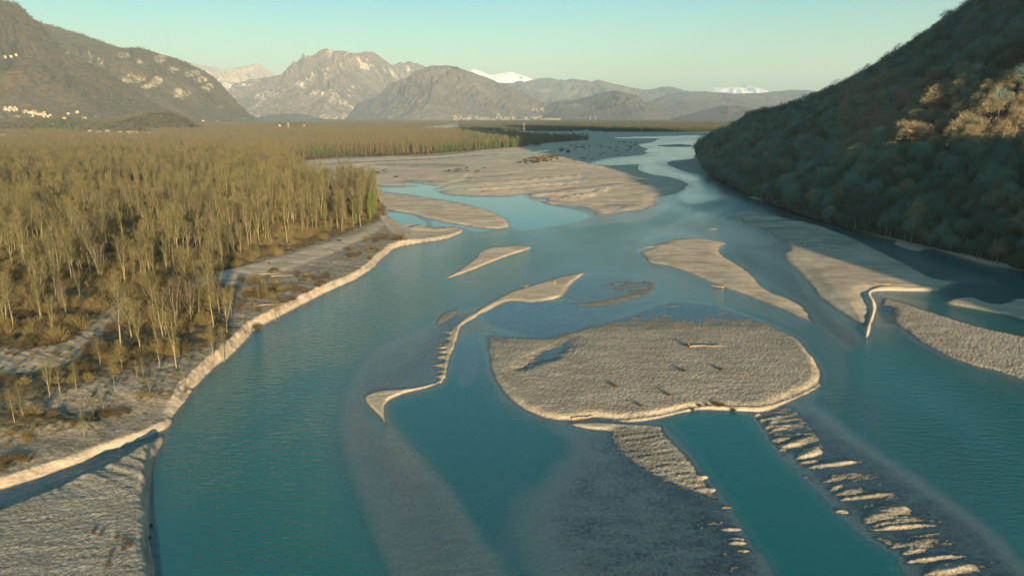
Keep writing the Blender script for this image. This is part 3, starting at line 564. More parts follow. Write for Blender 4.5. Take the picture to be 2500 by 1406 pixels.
def round_tree(h, mat, rad=.34, n=1250, wd=1.25, limbs=9):
    T, B = TB(), TB()
    T.rod([np.zeros(3), np.array([.1, 0, h * .2]), np.array([0, .1, h * .42])], [.24, .18, .12], 5)
    top = np.array([0, .1, h * .3]); tips = []
    for i in range(limbs):
        az = i * 2.4 + rng.uniform(-.4, .4); el = R(rng.uniform(28, 80)); d = np.array([math.cos(az) * math.cos(el), math.sin(az) * math.cos(el), math.sin(el)])
        L = h * rng.uniform(.35, .55); a = top * rng.uniform(.7, 1.3); b = a + d * L * .5; c = b + unit(d + (0, 0, .35)) * L * .55
        B.rod([a, b, c], [.12, .07, .025]); tips += [(b, d), (c, d)]
    for i in range(n):
        az = rng.uniform(0, 2 * math.pi); el = math.asin(rng.uniform(-.15, 1)); r = rng.uniform(.45, 1.0) ** .6
        lump = 1 + .22 * math.sin(3 * az + h) * math.cos(2 * el * 2)
        d = np.array([math.cos(az) * math.cos(el), math.sin(az) * math.cos(el), math.sin(el)])
        p = np.array([0, 0, h * .5]) + d * r * lump * np.array([h * rad, h * rad, h * .46])
        B.sliver(p, unit(d + rng.normal(size=3) * .55 + (0, 0, .35)), rng.uniform(.5, 1.3), .09 * wd)
        if i % 5 == 0:
            b, dd = tips[rng.integers(len(tips))]; B.sliver(b, unit(p - b), np.linalg.norm(p - b), .07 * wd)
    return T.mesh('trunk', M_HB), B.mesh('branches', mat)
def brush(h, mat, n=240, rad=.55, wd=1.0):
    B = TB()
    for i in range(n):
        az = rng.uniform(0, 2 * math.pi); el = R(rng.uniform(30, 88)); r0 = rng.uniform(0, .35) * h * rad
        a = np.array([math.cos(az) * r0, math.sin(az) * r0, 0]); d = np.array([math.cos(az) * math.cos(el), math.sin(az) * math.cos(el), math.sin(el)])
        L = h * rng.uniform(.45, 1.0); B.sliver(a, d, L, .06 * wd)
        for _ in range(2):
            q = rng.uniform(.3, .9); B.sliver(a + d * L * q, unit(d + rng.normal(size=3) * .5), L * rng.uniform(.15, .4), .05 * wd)
    return B.mesh('stems', mat)
def leafy(h, mat, n=1400, rad=.22, cone=False, trunk=True):
    T, B = TB(), TB(); T.rod([np.zeros(3), np.array([0, 0, h * .5]), np.array([0, 0, h * .92])], [.2, .12, .04], 5)
    for i in range(n):
        t = rng.uniform(.06, 1); az = rng.uniform(0, 2 * math.pi)
        r = h * rad * ((1 - t) if cone else math.sin(math.pi * min(1, t * .9 + .12)) ** .6) * rng.uniform(.5, 1) * (1 + .25 * math.sin(5 * az + 9 * t))
        p = np.array([math.cos(az) * r, math.sin(az) * r, t * h]); B.sliver(p, unit(rng.normal(size=3)), rng.uniform(.35, .8), .3)
    return T.mesh('trunk', M_HB), B.mesh('foliage', mat)

def merged(*mes):
    """one unlinked source object holding the meshes of a tree, for the wood that reads as a mass"""
    co = []; fa = []; mi = []; k = 0; mats = []
    for me in mes:
        c = np.empty(len(me.vertices) * 3, np.float32); me.vertices.foreach_get('co', c)
        f = np.empty(len(me.loops), np.int32); me.loops.foreach_get('vertex_index', f)
        co.append(c.reshape(-1, 3)); fa.append(f.reshape(-1, 3) + k); mi.append(np.full(len(f) // 3, len(mats))); k += len(c) // 3; mats.append(me.materials[0])
    me = mesh_np('tree_mass', np.concatenate(co), np.concatenate(fa), mats, smooth=False, midx=np.concatenate(mi))
    return bpy.data.objects.new('tree_mass', me)
def scatter(name, pts, srcs, scale, idx, kind='stuff', tilt=.05, wide=None):
    n = len(pts); sclv = np.asarray(scale, np.float32)
    me = bpy.data.meshes.new(name); me.vertices.add(n); me.vertices.foreach_set('co', np.asarray(pts, np.float32).ravel())
    for an, av, tp in (('s', sclv, 'FLOAT'), ('i', idx, 'INT')):
        a = me.attributes.new(an, tp, 'POINT'); a.data.foreach_set('value', np.asarray(av, np.int32 if tp == 'INT' else np.float32))
    rot = np.stack([rng.normal(size=n) * tilt, rng.normal(size=n) * tilt, rng.uniform(0, 6.28, n)], -1)
    a = me.attributes.new('r', 'FLOAT_VECTOR', 'POINT'); a.data.foreach_set('vector', rot.astype(np.float32).ravel())
    a = me.attributes.new('sv', 'FLOAT_VECTOR', 'POINT'); wv = np.ones(n) if wide is None else wide
    a.data.foreach_set('vector', np.stack([sclv * wv, sclv * wv, sclv], -1).astype(np.float32).ravel())
    o = link(name, me); tag(o, kind=kind)
    g = bpy.data.node_groups.new(name, 'GeometryNodeTree')
    g.interface.new_socket('Geometry', in_out='INPUT', socket_type='NodeSocketGeometry'); g.interface.new_socket('Geometry', in_out='OUTPUT', socket_type='NodeSocketGeometry')
    gi, go = g.nodes.new('NodeGroupInput'), g.nodes.new('NodeGroupOutput')
    jn = g.nodes.new('GeometryNodeJoinGeometry')
    for s_ in reversed(srcs):
        oi = g.nodes.new('GeometryNodeObjectInfo'); oi.inputs['Object'].default_value = s_; oi.inputs['As Instance'].default_value = False
        ti = g.nodes.new('GeometryNodeGeometryToInstance'); g.links.new(oi.outputs['Geometry'], ti.inputs[0]); g.links.new(ti.outputs[0], jn.inputs[0])
    ip = g.nodes.new('GeometryNodeInstanceOnPoints'); ip.inputs['Pick Instance'].default_value = True
    g.links.new(gi.outputs[0], ip.inputs['Points']); g.links.new(jn.outputs[0], ip.inputs['Instance'])
    for an, dt, sk in (('i', 'INT', 'Instance Index'), ('sv', 'FLOAT_VECTOR', 'Scale')):
        na = g.nodes.new('GeometryNodeInputNamedAttribute'); na.data_type = dt; na.inputs[0].default_value = an; g.links.new(na.outputs[0], ip.inputs[sk])
    na = g.nodes.new('GeometryNodeInputNamedAttribute'); na.data_type = 'FLOAT_VECTOR'; na.inputs[0].default_value = 'r'
    er = g.nodes.new('FunctionNodeEulerToRotation'); g.links.new(na.outputs[0], er.inputs[0]); g.links.new(er.outputs[0], ip.inputs['Rotation'])
    g.links.new(ip.outputs[0], go.inputs[0])
    md = o.modifiers.new('trees', 'NODES'); md.node_group = g
    return o
def pxy(x, y, z=0):
    zc = y * CP + (CAMH - z) * SP; return 1250 + F * x / zc, 703 + F * ((CAMH - z) * CP - y * SP) / zc
def lookup(A, x, y):
    px, py = pxy(x, y); ci = np.interp(px, cols, np.arange(NC)); ri = np.interp(-py, -rows, np.arange(NR))
    return A[np.clip(np.round(ri).astype(int), 0, NR - 1), np.clip(np.round(ci).astype(int), 0, NC - 1)]
def jgrid(x0, x1, y0, y1, sp, jit=.45):
    a, b = np.meshgrid(np.arange(x0, x1, sp), np.arange(y0, y1, sp)); a = a + rng.uniform(-jit, jit, a.shape) * sp; b = b + rng.uniform(-jit, jit, b.shape) * sp
    return a.ravel(), b.ravel()

POP = [poplar(20, M_TW[0], spread=.17, low=.22, fork=2, nb=54), poplar(22, M_TW[1], nb=52, spread=.13, low=.2), poplar(18, M_TW[2], nb=60, spread=.23, low=.15, fork=4), poplar(23, M_TW[0], nb=52, spread=.15, low=.38, fork=1), poplar(16, M_TW[1], nb=56, spread=.26, low=.12, fork=3), poplar(19, M_TW[0], nb=40, spread=.19, tw=11, low=.3)]
BRU = [brush(3.2, M_BR[0]), brush(3.4, M_BR[1]), brush(3.0, M_BR[2]), brush(4.5, M_BR[1], rad=.35), brush(2.6, M_BR[2], rad=.8)]
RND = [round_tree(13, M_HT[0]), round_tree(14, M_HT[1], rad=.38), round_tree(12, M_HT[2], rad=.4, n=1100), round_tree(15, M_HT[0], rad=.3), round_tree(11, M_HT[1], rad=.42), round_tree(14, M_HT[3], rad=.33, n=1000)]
LFY = [leafy(13, M_GRN), leafy(15, M_GRN, rad=.2, cone=True), leafy(16, M_IVY, rad=.09)]
POPM = [merged(*p) for p in POP]; BRUM = [merged(b) for b in BRU]; RNDM = [merged(*p) for p in RND]; LFYM = [merged(*p) for p in LFY]
POPF = [merged(*poplar(20, M_TW[(2, 0, 2, 1)[k]], nb=16, sub=3, tw=8, wd=2.4, spread=.17, low=.1)) for k in range(4)]
RNDF = [merged(*round_tree(13, M_HT[k], n=260, wd=2.6, limbs=5, rad=.37)) for k in range(4)]

# ---- the riverside wood on the left
fx, fy = jgrid(-820, 60, 95, 1000, 6.3)
vg = lookup(VEG, fx, fy); hh = lookup(H, fx, fy); qx, qy = pxy(fx, fy)
dens = fbm(fx / 38, fy / 38, 2); near_fr = sstep(640, 900, qy)
keep = (vg > .62) & (hh > 1.2) & (qx > -260) & (dens > -.3 + .25 * rng.normal(size=len(fx))) & ~((qy > 885) & (rng.uniform(size=len(fx)) > .0)) & (rng.uniform(size=len(fx)) < 1 - .25 * near_fr)
keep &= ~((qy > 560) & (fbm(fx / 26 + 3, fy / 26, 2) < -.22))
keep &= ~((qx < 600) & (qy > 830) & (qy < 935) & (qx < 260))
fx, fy, hh, qx, qy, dens = [a[keep] for a in (fx, fy, hh, qx, qy, dens)]
fs = (.76 + .3 * dens + .26 * rng.normal(size=len(fx))).clip(.35, 1.2) * np.where(qy > 885, .45, 1.0)
cl_ = fbm(fx / 45 + 9, fy / 45, 2) + .4 * rng.normal(size=len(fx)); fi = np.where(cl_ > .25, rng.choice([2, 4, 1], len(fx)), rng.choice([0, 3, 5, 0], len(fx))); fs = fs * (1 - .14 * sstep(560, 760, qy)); fd = np.hypot(fx, fy)
order = np.argsort(fd / fs + 1e4 * ((qx < -25) | (qx > 1200)))
n_ind = 268
ind = order[:n_ind]; rest = order[n_ind:]
ev = (rng.uniform(size=len(fx)) < .05 + .12 * (fbm(fx / 60, fy / 60, 2) > .35)) & (fy > 240)
fi2 = np.where(ev, 6 + (rng.uniform(size=len(fx)) > .6), fi)
scatter('forest', np.stack([fx, fy, hh - .1], -1)[rest], POPM + [LFYM[0], LFYM[2]], (fs * np.where(ev, .8, 1))[rest], fi2[rest])
def thing_tree(name, proto, loc, s, rz, label, cat, group, pn_=('trunk', 'branches'), tilt=(0, 0), wide=1.0):
    o = bpy.data.objects.new(name, None); COL.objects.link(o); o.empty_display_size = .5
    o.location = loc; o.rotation_euler = (tilt[0], tilt[1], rz); o.scale = (s * wide, s * wide, s); tag(o, label, cat, group)
    for nm, me in zip(pn_, proto): link(nm, me, o)
    return o
PCOL = ['straw-coloured', 'olive-grey', 'grey-brown', 'straw-coloured', 'olive-grey', 'straw-coloured']
PFORM = ['twin-topped', 'slender single-stemmed', 'broad many-stemmed', 'high-crowned', 'wide bushy', 'open-branched']
def zone(px_, py_):
    if py_ > 900: return 'among the low scrub at the lower left', 'poplars in the lower left scrub'
    if px_ > 260 and py_ > 690: return 'in the %s of the clump beside the river bend' % ('front' if py_ > 800 else 'middle' if py_ > 745 else 'back'), 'poplars of the clump beside the river bend'
    if px_ < 260 and py_ > 690: return 'left of the sandy clearing%s' % (' at the frame side' if px_ < 60 else ' close to its edge' if px_ > 160 else ''), 'poplars left of the sandy clearing'
    return 'in the wood ' + ('behind the far end of the gravel terrace' if px_ > 760 else 'behind the middle of the gravel terrace' if px_ > 620 else 'behind the near end of the gravel terrace' if px_ > 470 else 'behind the river bend clump' if px_ > 250 else 'at the left frame side'), 'poplars of the wood behind the gravel terrace'
def psize(s_): return 'short' if s_ < .72 else 'mid-height' if s_ < .95 else 'tall'
for k in ind:
    zn, gp = zone(qx[k], qy[k]); lb = '%s %s %s poplar %s' % (psize(fs[k]), PCOL[fi[k]], PFORM[fi[k]], zn)
    thing_tree('poplar_tree', POP[fi[k]], (fx[k], fy[k], hh[k] - .15), fs[k], rng.uniform(0, 6.28), lb, 'tree', gp, tilt=(rng.normal() * .05, rng.normal() * .05))
# middle distance, then far: lighter trees, wider apart
def mid(x0, x1, y0, y1, sp, s0, wide, src=POPF, minv=.5, cond=None):
    x, y = jgrid(x0, x1, y0, y1, sp); a, b = pxy(x, y)
    k = (lookup(VEG, x, y) > minv) & (lookup(H, x, y) > .6) & (a > -320) & (a < 2750)
    if cond is not None: k &= cond(x, y, a, b)
    x, y = x[k], y[k]; n = fbm(x / 120, y / 120, 3)
    return x, y, lookup(H, x, y), (s0 + .12 * n + .12 * rng.normal(size=len(x))).clip(.3, 1.4), n
allp = []
for (y0, y1, sp, s0, wd_) in [(1000, 1700, 7.2, .85, 1.2), (1700, 2700, 10.5, .8, 1.8), (2700, 4300, 17, .75, 2.9), (4300, 7200, 30, .8, 5.0), (7200, 12000, 62, .9, 9.0)]:
    x, y, z, s, n = mid(-.86 * y1, .75 * y1, y0, y1, sp, s0, wd_)
    i = rng.integers(0, 4, len(x)); g = (fbm(x / 200, y / 90, 3) + .35 * rng.normal(size=len(x))) > .42; i = np.where(g, 4, i)
    a_, b_ = pxy(x, y); i = np.where((a_ > 1120) & (b_ > 297) & (rng.uniform(size=len(x)) < .55), 4, i)  # extra evergreens here: darker foliage stands in for shade on the far woods
    allp.append((np.stack([x, y, z - .2], -1), s * np.where(g, .8, 1), i, np.full(len(x), wd_)))
# dark young wood standing on the gravel behind the lit wood's tip gets its own mid-distance trees from the same list
x, y, z, s, n = mid(40, 700, 700, 1000, 5.5, .7, 1)
allp.append((np.stack([x, y, z - .2], -1), s, rng.integers(0, 4, len(x)), np.ones(len(x))))
scatter('woodland', np.concatenate([a[0] for a in allp]), POPF + [LFYM[0]], np.concatenate([a[1] for a in allp]), np.concatenate([a[2] for a in allp]), wide=np.concatenate([a[3] for a in allp]))
# brush under and before the trees
x, y = jgrid(-420, 40, 95, 620, 3.1); a, b = pxy(x, y); vg = lookup(VEG, x, y); h_ = lookup(H, x, y)
pr = np.where(vg > .6, .85, np.where(b > 830, .75, .03)) * (.55 + .6 * fbm(x / 14, y / 14, 2) + .3).clip(0, 1.2)
k = (h_ > 1.4) & (a > -260) & (vg > .1) & (rng.uniform(size=len(x)) < pr) & ~((b > 1000) & (rng.uniform(size=len(x)) < .45))
x, y, h_, vg, b = x[k], y[k], h_[k], vg[k], b[k]
scatter('undergrowth', np.stack([x, y, h_ - .05], -1), BRUM, rng.uniform(.35, 1.15, len(x)) * np.where(vg > .6, 1, .45) * np.where(b > 900, .6, 1), rng.choice(5, len(x), p=[.2, .2, .3, .15, .15]), wide=rng.uniform(.9, 1.5, len(x)))
x, y = jgrid(-900, 60, 620, 1250, 7); k = (lookup(VEG, x, y) > .6) & (lookup(H, x, y) > 1.2); x, y = x[k], y[k]
scatter('undergrowth', np.stack([x, y, lookup(H, x, y) - .05], -1), [BRUM[0], BRUM[2]], rng.uniform(.9, 1.8, len(x)), rng.integers(0, 2, len(x)), wide=np.full(len(x), 1.8))

# ---- the wood on the steep right hill
e1 = np.linalg.norm(np.stack([np.gradient(RX, axis=0), np.gradient(RY, axis=0), np.gradient(RZ, axis=0)]), axis=0)
e2 = np.linalg.norm(np.stack([np.gradient(RX, axis=1), np.gradient(RY, axis=1), np.gradient(RZ, axis=1)]), axis=0)
area = (e1 * e2).ravel(); qx, qy = pxy(RX, RY, RZ); vis = ((qx > 1500) & (qx < 3100) & (RY > 60)).ravel()
wgt = area * vis; cdf = np.cumsum(wgt); ntree = int(cdf[-1] / 27.0)
pick = np.searchsorted(cdf, (np.arange(ntree) + rng.uniform(size=ntree)) / ntree * cdf[-1])
pick = pick[pick < area.size]
pts = np.stack([RX.ravel()[pick], RY.ravel()[pick], RZ.ravel()[pick]], -1)
pts[:, 0] += rng.uniform(-1, 1, len(pts)) * np.minimum(e1.ravel()[pick] * .5, 4); pts[:, 1] += rng.uniform(-.5, .5, len(pts)) * e2.ravel()[pick]
ix, iy = pxy(pts[:, 0], pts[:, 1], pts[:, 2]); dd = np.linalg.norm(pts - [0, 0, CAMH], axis=1)
n = fbm(pts[:, 0] / 60, pts[:, 1] / 60, 2); hs = (.78 + .22 * n + .22 * rng.normal(size=len(pts))).clip(.4, 1.35)
hi = rng.choice(6, len(pts), p=[.24, .2, .16, .14, .12, .14]); dark = ((n + .3 * rng.normal(size=len(pts))) < -.45) & ~((ix > 2050) & (iy > 200) & (iy < 400))
band = (ix > 2050) & (iy > 215) & (iy < 385); hi = np.where(band, rng.choice([0, 3, 0, 3, 0, 1], len(pts)), np.where(((hi == 0) | (hi == 3)) & (rng.uniform(size=len(pts)) < .7), rng.choice([1, 2, 4, 5], len(pts)), hi))  # brown twigs picked for the sunlit strip, mostly teal elsewhere: light put into colour
order = np.argsort(dd / hs + 1e4 * ((ix > 2530) | (iy < 0) | (iy > 760)) + 1e4 * dark)
ind = order[:280]; rest = order[280:]
rn = rest[(dd[rest] < 520) & ~dark[rest]]; rf = rest[(dd[rest] >= 520) & ~dark[rest]]; rd = np.where(dark)[0]
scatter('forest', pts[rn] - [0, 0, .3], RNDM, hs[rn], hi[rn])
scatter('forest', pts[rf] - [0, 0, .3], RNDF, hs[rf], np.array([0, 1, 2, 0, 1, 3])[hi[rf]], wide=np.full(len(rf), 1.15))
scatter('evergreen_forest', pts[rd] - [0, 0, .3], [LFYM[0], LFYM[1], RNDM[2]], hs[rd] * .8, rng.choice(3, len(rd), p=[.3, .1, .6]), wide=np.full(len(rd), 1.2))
for k in ind:
    zx = 'at the right edge' if ix[k] > 2380 else 'above the little pale bar' if ix[k] > 2150 else 'above the green side channel' if ix[k] > 1950 else 'near the river bend'
    lb = '%s %s tree %s the hill %s' % ('small' if hs[k] < .8 else 'medium' if hs[k] < 1.05 else 'large', ['brownish', 'grey broad', 'mossy', 'brownish upright', 'grey spreading', 'dark'][hi[k]], 'at the foot of' if iy[k] > 520 else 'low on' if iy[k] > 400 else 'on the sunlit part of' if pts[k, 2] > 48 and iy[k] > 230 and ix[k] > 2140 and iy[k] < 370 else 'partway up', zx)
    gp = 'trees at the foot of the wooded hill' if iy[k] > 520 else 'trees on the lower slope of the wooded hill'
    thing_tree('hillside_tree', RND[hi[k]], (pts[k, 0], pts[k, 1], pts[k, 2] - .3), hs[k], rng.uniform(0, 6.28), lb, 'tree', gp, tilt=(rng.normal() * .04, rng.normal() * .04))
# ---- woods on the lower slopes beyond the plain, real trees on the terrain
def slope_pts(key, per, cond):
    X, Y, Z, qx, qy = HILL[key][1]
    a1 = np.linalg.norm(np.stack([np.gradient(q, axis=0) for q in (X, Y, Z)]), axis=0); a2 = np.linalg.norm(np.stack([np.gradient(q, axis=1) for q in (X, Y, Z)]), axis=0)
    wg = (a1 * a2 * cond(qx, qy) * (Z > 2)).ravel(); wg[:X.shape[1]] = 0; cd = np.cumsum(wg); n = int(cd[-1] / per)
    k = np.searchsorted(cd, rng.uniform(size=n) * cd[-1]).clip(0, wg.size - 1)
    pt = np.stack([X.ravel()[k], Y.ravel()[k], Z.ravel()[k]], -1)
    pt[:, 0] += rng.uniform(-.5, .5, n) * a2.ravel()[k]
    return pt, k
MB_ = [bark('slope_twigs_brown', (.055, .045, .034), (.125, .102, .075)), bark('slope_twigs_olive', (.04, .042, .028), (.09, .09, .06))]
RNDB = [merged(*round_tree(13, MB_[k % 2], n=240, wd=2.6, limbs=5, rad=.37)) for k in range(4)]
lists = []
for key, per, wd_ in (('C', 110, 1.3), ('D', 200, 1.5), ('A', 330, 2.0), ('B', 420, 2.1)):
    pt, k = slope_pts(key, per, lambda a, b: ((a > -120) & (a < 900)).astype(float))
    rk = HILL[key][0].data.attributes['rock']; rv = np.empty(len(HILL[key][0].data.vertices), np.float32); rk.data.foreach_get('value', rv)
    pt = pt[rv[k] + .25 * rng.normal(size=len(k)) < .45]; n = len(pt)
    dk = (fbm(pt[:, 0] / 260, pt[:, 1] / 260, 2) + .4 * rng.normal(size=n)) > .55
    lists.append((pt - [0, 0, 1.], (1.0 + .25 * rng.normal(size=n)).clip(.5, 1.6), np.where(dk, 4, rng.integers(0, 4, n)), np.full(n, wd_)))
scatter('woodland', np.concatenate([a[0] for a in lists]), RNDB + [LFYM[0]], np.concatenate([a[1] for a in lists]), np.concatenate([a[2] for a in lists]), wide=np.concatenate([a[3] for a in lists]))
print('slopes', [len(a[1]) for a in lists])
print('instances', len(fx), len(x), len(pts), sum(len(a[1]) for a in allp))
# ---------------------------------------------------------------- shrubs, driftwood, small trees standing alone
def ground_at(px, py):
    x, y = gnd(px, py); z = float(height(x, y))
    for _ in range(3): x, y = gnd(px, py, z); z = float(height(x, y))
    return float(x), float(y), z
def lone_tree(px, py, hpx, label, proto=None, cat='tree', name='poplar_tree', group=None, wide=1.0, tilt=0.0):
    x, y, z = ground_at(px, py); hm_ = hpx / F * (y * CP + (CAMH - z) * SP) * 1.03
    proto = proto or POP[int(rng.integers(0, 6))]
    hb = max(v.co.z for v in proto[0].vertices) * 1.0
    return thing_tree(name, proto, (x, y, z - .1), hm_ / hb, rng.uniform(0, 6.28), label, cat, group, wide=wide, tilt=(0, tilt))
for (px, py, h, lb) in [
  (58,1023,98,'thin bare poplar rising from straw-coloured brush at the lower left frame side'), (36,1031,84,'spindly dark bare poplar left of the taller thin one in the lower left brush'),
  (123,973,108,'tall bare poplar with ladder-like side branches in the lower left brush'), (147,958,84,'slim bare poplar just right of the ladder-branched one'),
  (187,952,70,'small bare poplar in the middle of the olive brush strip'), (246,893,72,'pale bare poplar at the top of the olive brush strip'),
  (299,903,76,'forked pale bare poplar left of the big river bend clump'), (280,946,72,'slender bare poplar on the lower edge of the olive brush strip'),
  (335,921,44,'short leaning bare tree beside the shaded hollow'), (350,918,46,'short straight bare tree right of the leaning one by the hollow'),
  (391,898,112,'white-stemmed bare poplar at the near corner of the big clump'), (431,899,150,'tallest multi-branched bare poplar at the front of the big clump'),
  (206,1066,62,'small twiggy tree alone on the scrubby gravel above the lit bank'), (253,1000,52,'thin sapling beside the russet bush on the scrubby gravel'),
  (230,1022,56,'twin-stemmed sapling on the scrubby gravel near the brush strip'), (198,1015,44,'small grey sapling left of the twin-stemmed one'),
  (367,965,46,'thin sapling with a yellow tuft at its foot on pale sand'), (448,948,56,'hazy grey sapling nearest the river on pale sand'),
  (672,768,74,'slim white-stemmed tree alone on the gravel terrace by the lit bank'), (680,764,52,'shorter twin of the white-stemmed terrace tree'),
  (566,775,84,'grey twiggy tree at the wood edge beside the gravel terrace'), (652,727,44,'small bare tree in the middle of the shrubby terrace'),
  (632,732,36,'rounded bare sapling beside the small terrace tree'), (596,806,32,'low leaning bare tree at the near end of the terrace'),
  (545,862,92,'straw-coloured poplar at the river side of the big clump'), (520,866,84,'slim poplar second from the river in the big clump'),
  (130,820,104,'leaning broad bare tree at the head of the sandy clearing')]:
    lone_tree(px, py, h, lb, proto=POP[5] if h < 90 else None, group='trees standing alone along the wood edge')
for (px, py, h) in [(905,536,62),(915,530,58),(870,545,60)]:
    lone_tree(px, py, h, 'dark green ivy-clad trunk at the river end of the dense wood', proto=LFY[2], name='ivy_clad_tree', group='ivy-clad trees at the river end of the wood')
def shrub(px, py, hpx, label, k, group=None, wide=1.0, name='shrub'):
    x, y, z = ground_at(px, py); hm_ = hpx / F * (y * CP + (CAMH - z) * SP) * 1.1
    o = link(name, BRU[k]); hb = max(v.co.z for v in BRU[k].vertices); s = hm_ / hb
    o.location = (x, y, z - .05); o.scale = (s * wide, s * wide, s); o.rotation_euler.z = rng.uniform(0, 6.28); tag(o, label, 'shrub', group); return o
G1 = 'small shrubs on the round gravel island'
shrub(1500, 944, 13, 'russet shrub with a long shadow on the left part of the round island', 0, G1, 1.2)
shrub(1633, 965, 12, 'orange-brown shrub low on the round island right of the russet one', 0, G1, 1.2)
shrub(1562, 990, 10, 'tiny russet shrub nearest the sandy edge of the round island', 0, G1, 1.4)
shrub(1668, 906, 11, 'flat brown shrub near the centre of the round island', 2, G1, 1.6)
shrub(1759, 903, 13, 'brown shrub right of centre on the round island', 2, G1, 1.2)
shrub(1682, 846, 12, 'dark russet root clump at the end of the long fallen trunk', 0, G1, 1.4)
for px, w_ in [(1690,1),(1706,.8),(1725,.7),(1742,1.2),(1752,1.4),(1762,1.2),(1790,1.4),(1796,1)]:
    shrub(px, 1006 if px < 1700 else 1003, 11 * w_ ** .5, 'small olive tuft on the lit sandy scarp below the round island', 2, 'tufts along the sandy scarp of the round island', 1.2)
for px, py, k in [(228,1300,0),(246,1306,0),(286,1312,0),(304,1316,0),(312,1326,0),(318,1330,0),(272,1350,0),(262,1380,0),(300,1342,0),(366,1280,0),(365,1315,0)]:
    shrub(px, py, 9, 'tiny russet sprig on the ribbed gravel bar at the lower left', k, 'russet sprigs on the lower left gravel bar', 1.5)
for px, py, h, lb in [(70,1078,18,'straw tuft on the scrubby ground at the left'), (28,1060,20,'straw tuft furthest left on the scrubby ground'), (62,1065,22,'tall straw tuft beside the lower straw one'), (17,1085,12,'small straw tuft near the frame side'), (372,968,16,'bright yellow tuft at the foot of the sapling on pale sand'), (345,968,20,'yellow grassy tuft left of the sapling on pale sand'), (450,952,10,'yellow tuft under the grey sapling nearest the river'), (285,1028,12,'russet low bush above the lit gravel slope')]:
    shrub(px, py, h, lb, 1, None, 1.3)
def in_poly(px, py, P):
    c = False; n = len(P)
    for i in range(n):
        a, b = P[i], P[(i + 1) % n]
        if (a[1] > py) != (b[1] > py) and px < a[0] + (py - a[1]) * (b[0] - a[0]) / (b[1] - a[1]): c = not c
    return c
def many(n, P, hr, label, ks, group, wide=(1, 1.8), seed=0):
    r = np.random.default_rng(seed); A = np.array(P); k = 0; cl = [(r.uniform(A[:, 0].min(), A[:, 0].max()), r.uniform(A[:, 1].min(), A[:, 1].max())) for _ in range(n // 4 + 1)]
    tries = 0; xm = sorted(q[0] for q in P); x3 = [xm[0] + (xm[-1] - xm[0]) * f_ for f_ in (.33, .67)]; ym = (min(q[1] for q in P) + max(q[1] for q in P)) / 2
    while k < n and tries < 20000:
        tries += 1
        c = cl[r.integers(len(cl))]; px, py = c[0] + r.normal() * 22, c[1] + r.normal() * 3.5
        if in_poly(px, py, P):
            hz = r.uniform(*hr); kk = int(r.choice(ks)); rel = (hz - hr[0]) / (hr[1] - hr[0])
            lb = '%s %s %s, %s %s part' % ('smaller' if rel < .33 else 'middling' if rel < .67 else 'larger', ['russet', 'straw-coloured', 'dark brown', 'straw-coloured upright', 'brown'][kk], label, 'far' if py < ym else 'near', 'left' if px < x3[0] else 'middle' if px < x3[1] else 'right')
            shrub(px, py, hz, lb, kk, group, r.uniform(*wide)); k += 1
many(95, [(600,700),(640,665),(760,640),(880,590),(960,560),(1010,575),(940,600),(900,640),(850,670),(760,710),(690,750),(620,790),(600,760)], (4, 13), 'shrub on the gravel terrace by the river', [0, 0, 2, 2, 1], 'low shrubs on the gravel terrace', (1.2, 2.6), 3)
many(40, [(540,700),(620,680),(700,690),(680,740),(600,790),(570,830),(550,800)], (8, 24), 'bush where the wood thins onto the terrace', [0, 1, 3, 2], 'bushes at the edge of the terrace', (.7, 1.3), 5)
many(60, [(0,1090),(0,1150),(180,1090),(330,1030),(430,960),(400,940),(280,990),(150,1040)], (5, 13), 'bush on the scrub above the lit slope', [2, 2, 1, 0], 'low bushes above the lit gravel slope', (1.2, 2.4), 6)
many(44, [(1262,395),(1290,388),(1330,380),(1372,378),(1362,388),(1330,396),(1285,401)], (4, 8), 'bush in the thicket on the sunlit sand', [0, 0, 2], 'reddish thicket on the sand plain', (1.2, 2.4), 7)
many(85, [(1400,350),(1560,345),(1560,375),(1470,388),(1390,395),(1370,360)], (1.2, 3.2), 'bush on the shaded far plain', [2, 2, 0], 'dark bushes on the shaded far plain', (1.5, 3.5), 8)
many(26, [(960,400),(1180,385),(1260,410),(1130,425),(900,425)], (2, 4), 'tuft on the sunlit sand plain', [2], 'tufts on the sunlit sand plain', (1.6, 3.2), 9)
shrub(1371, 370, 12, 'rounded mauve bush on the shaded plain, left of the pair', 0, None, 1.0); shrub(1387, 373, 12, 'rounded mauve bush on the shaded plain, right of the pair', 2, None, 1.0)
shrub(967, 433, 6, 'round dark bush on the sand beside the blue side channel', 2, None, 2.2)
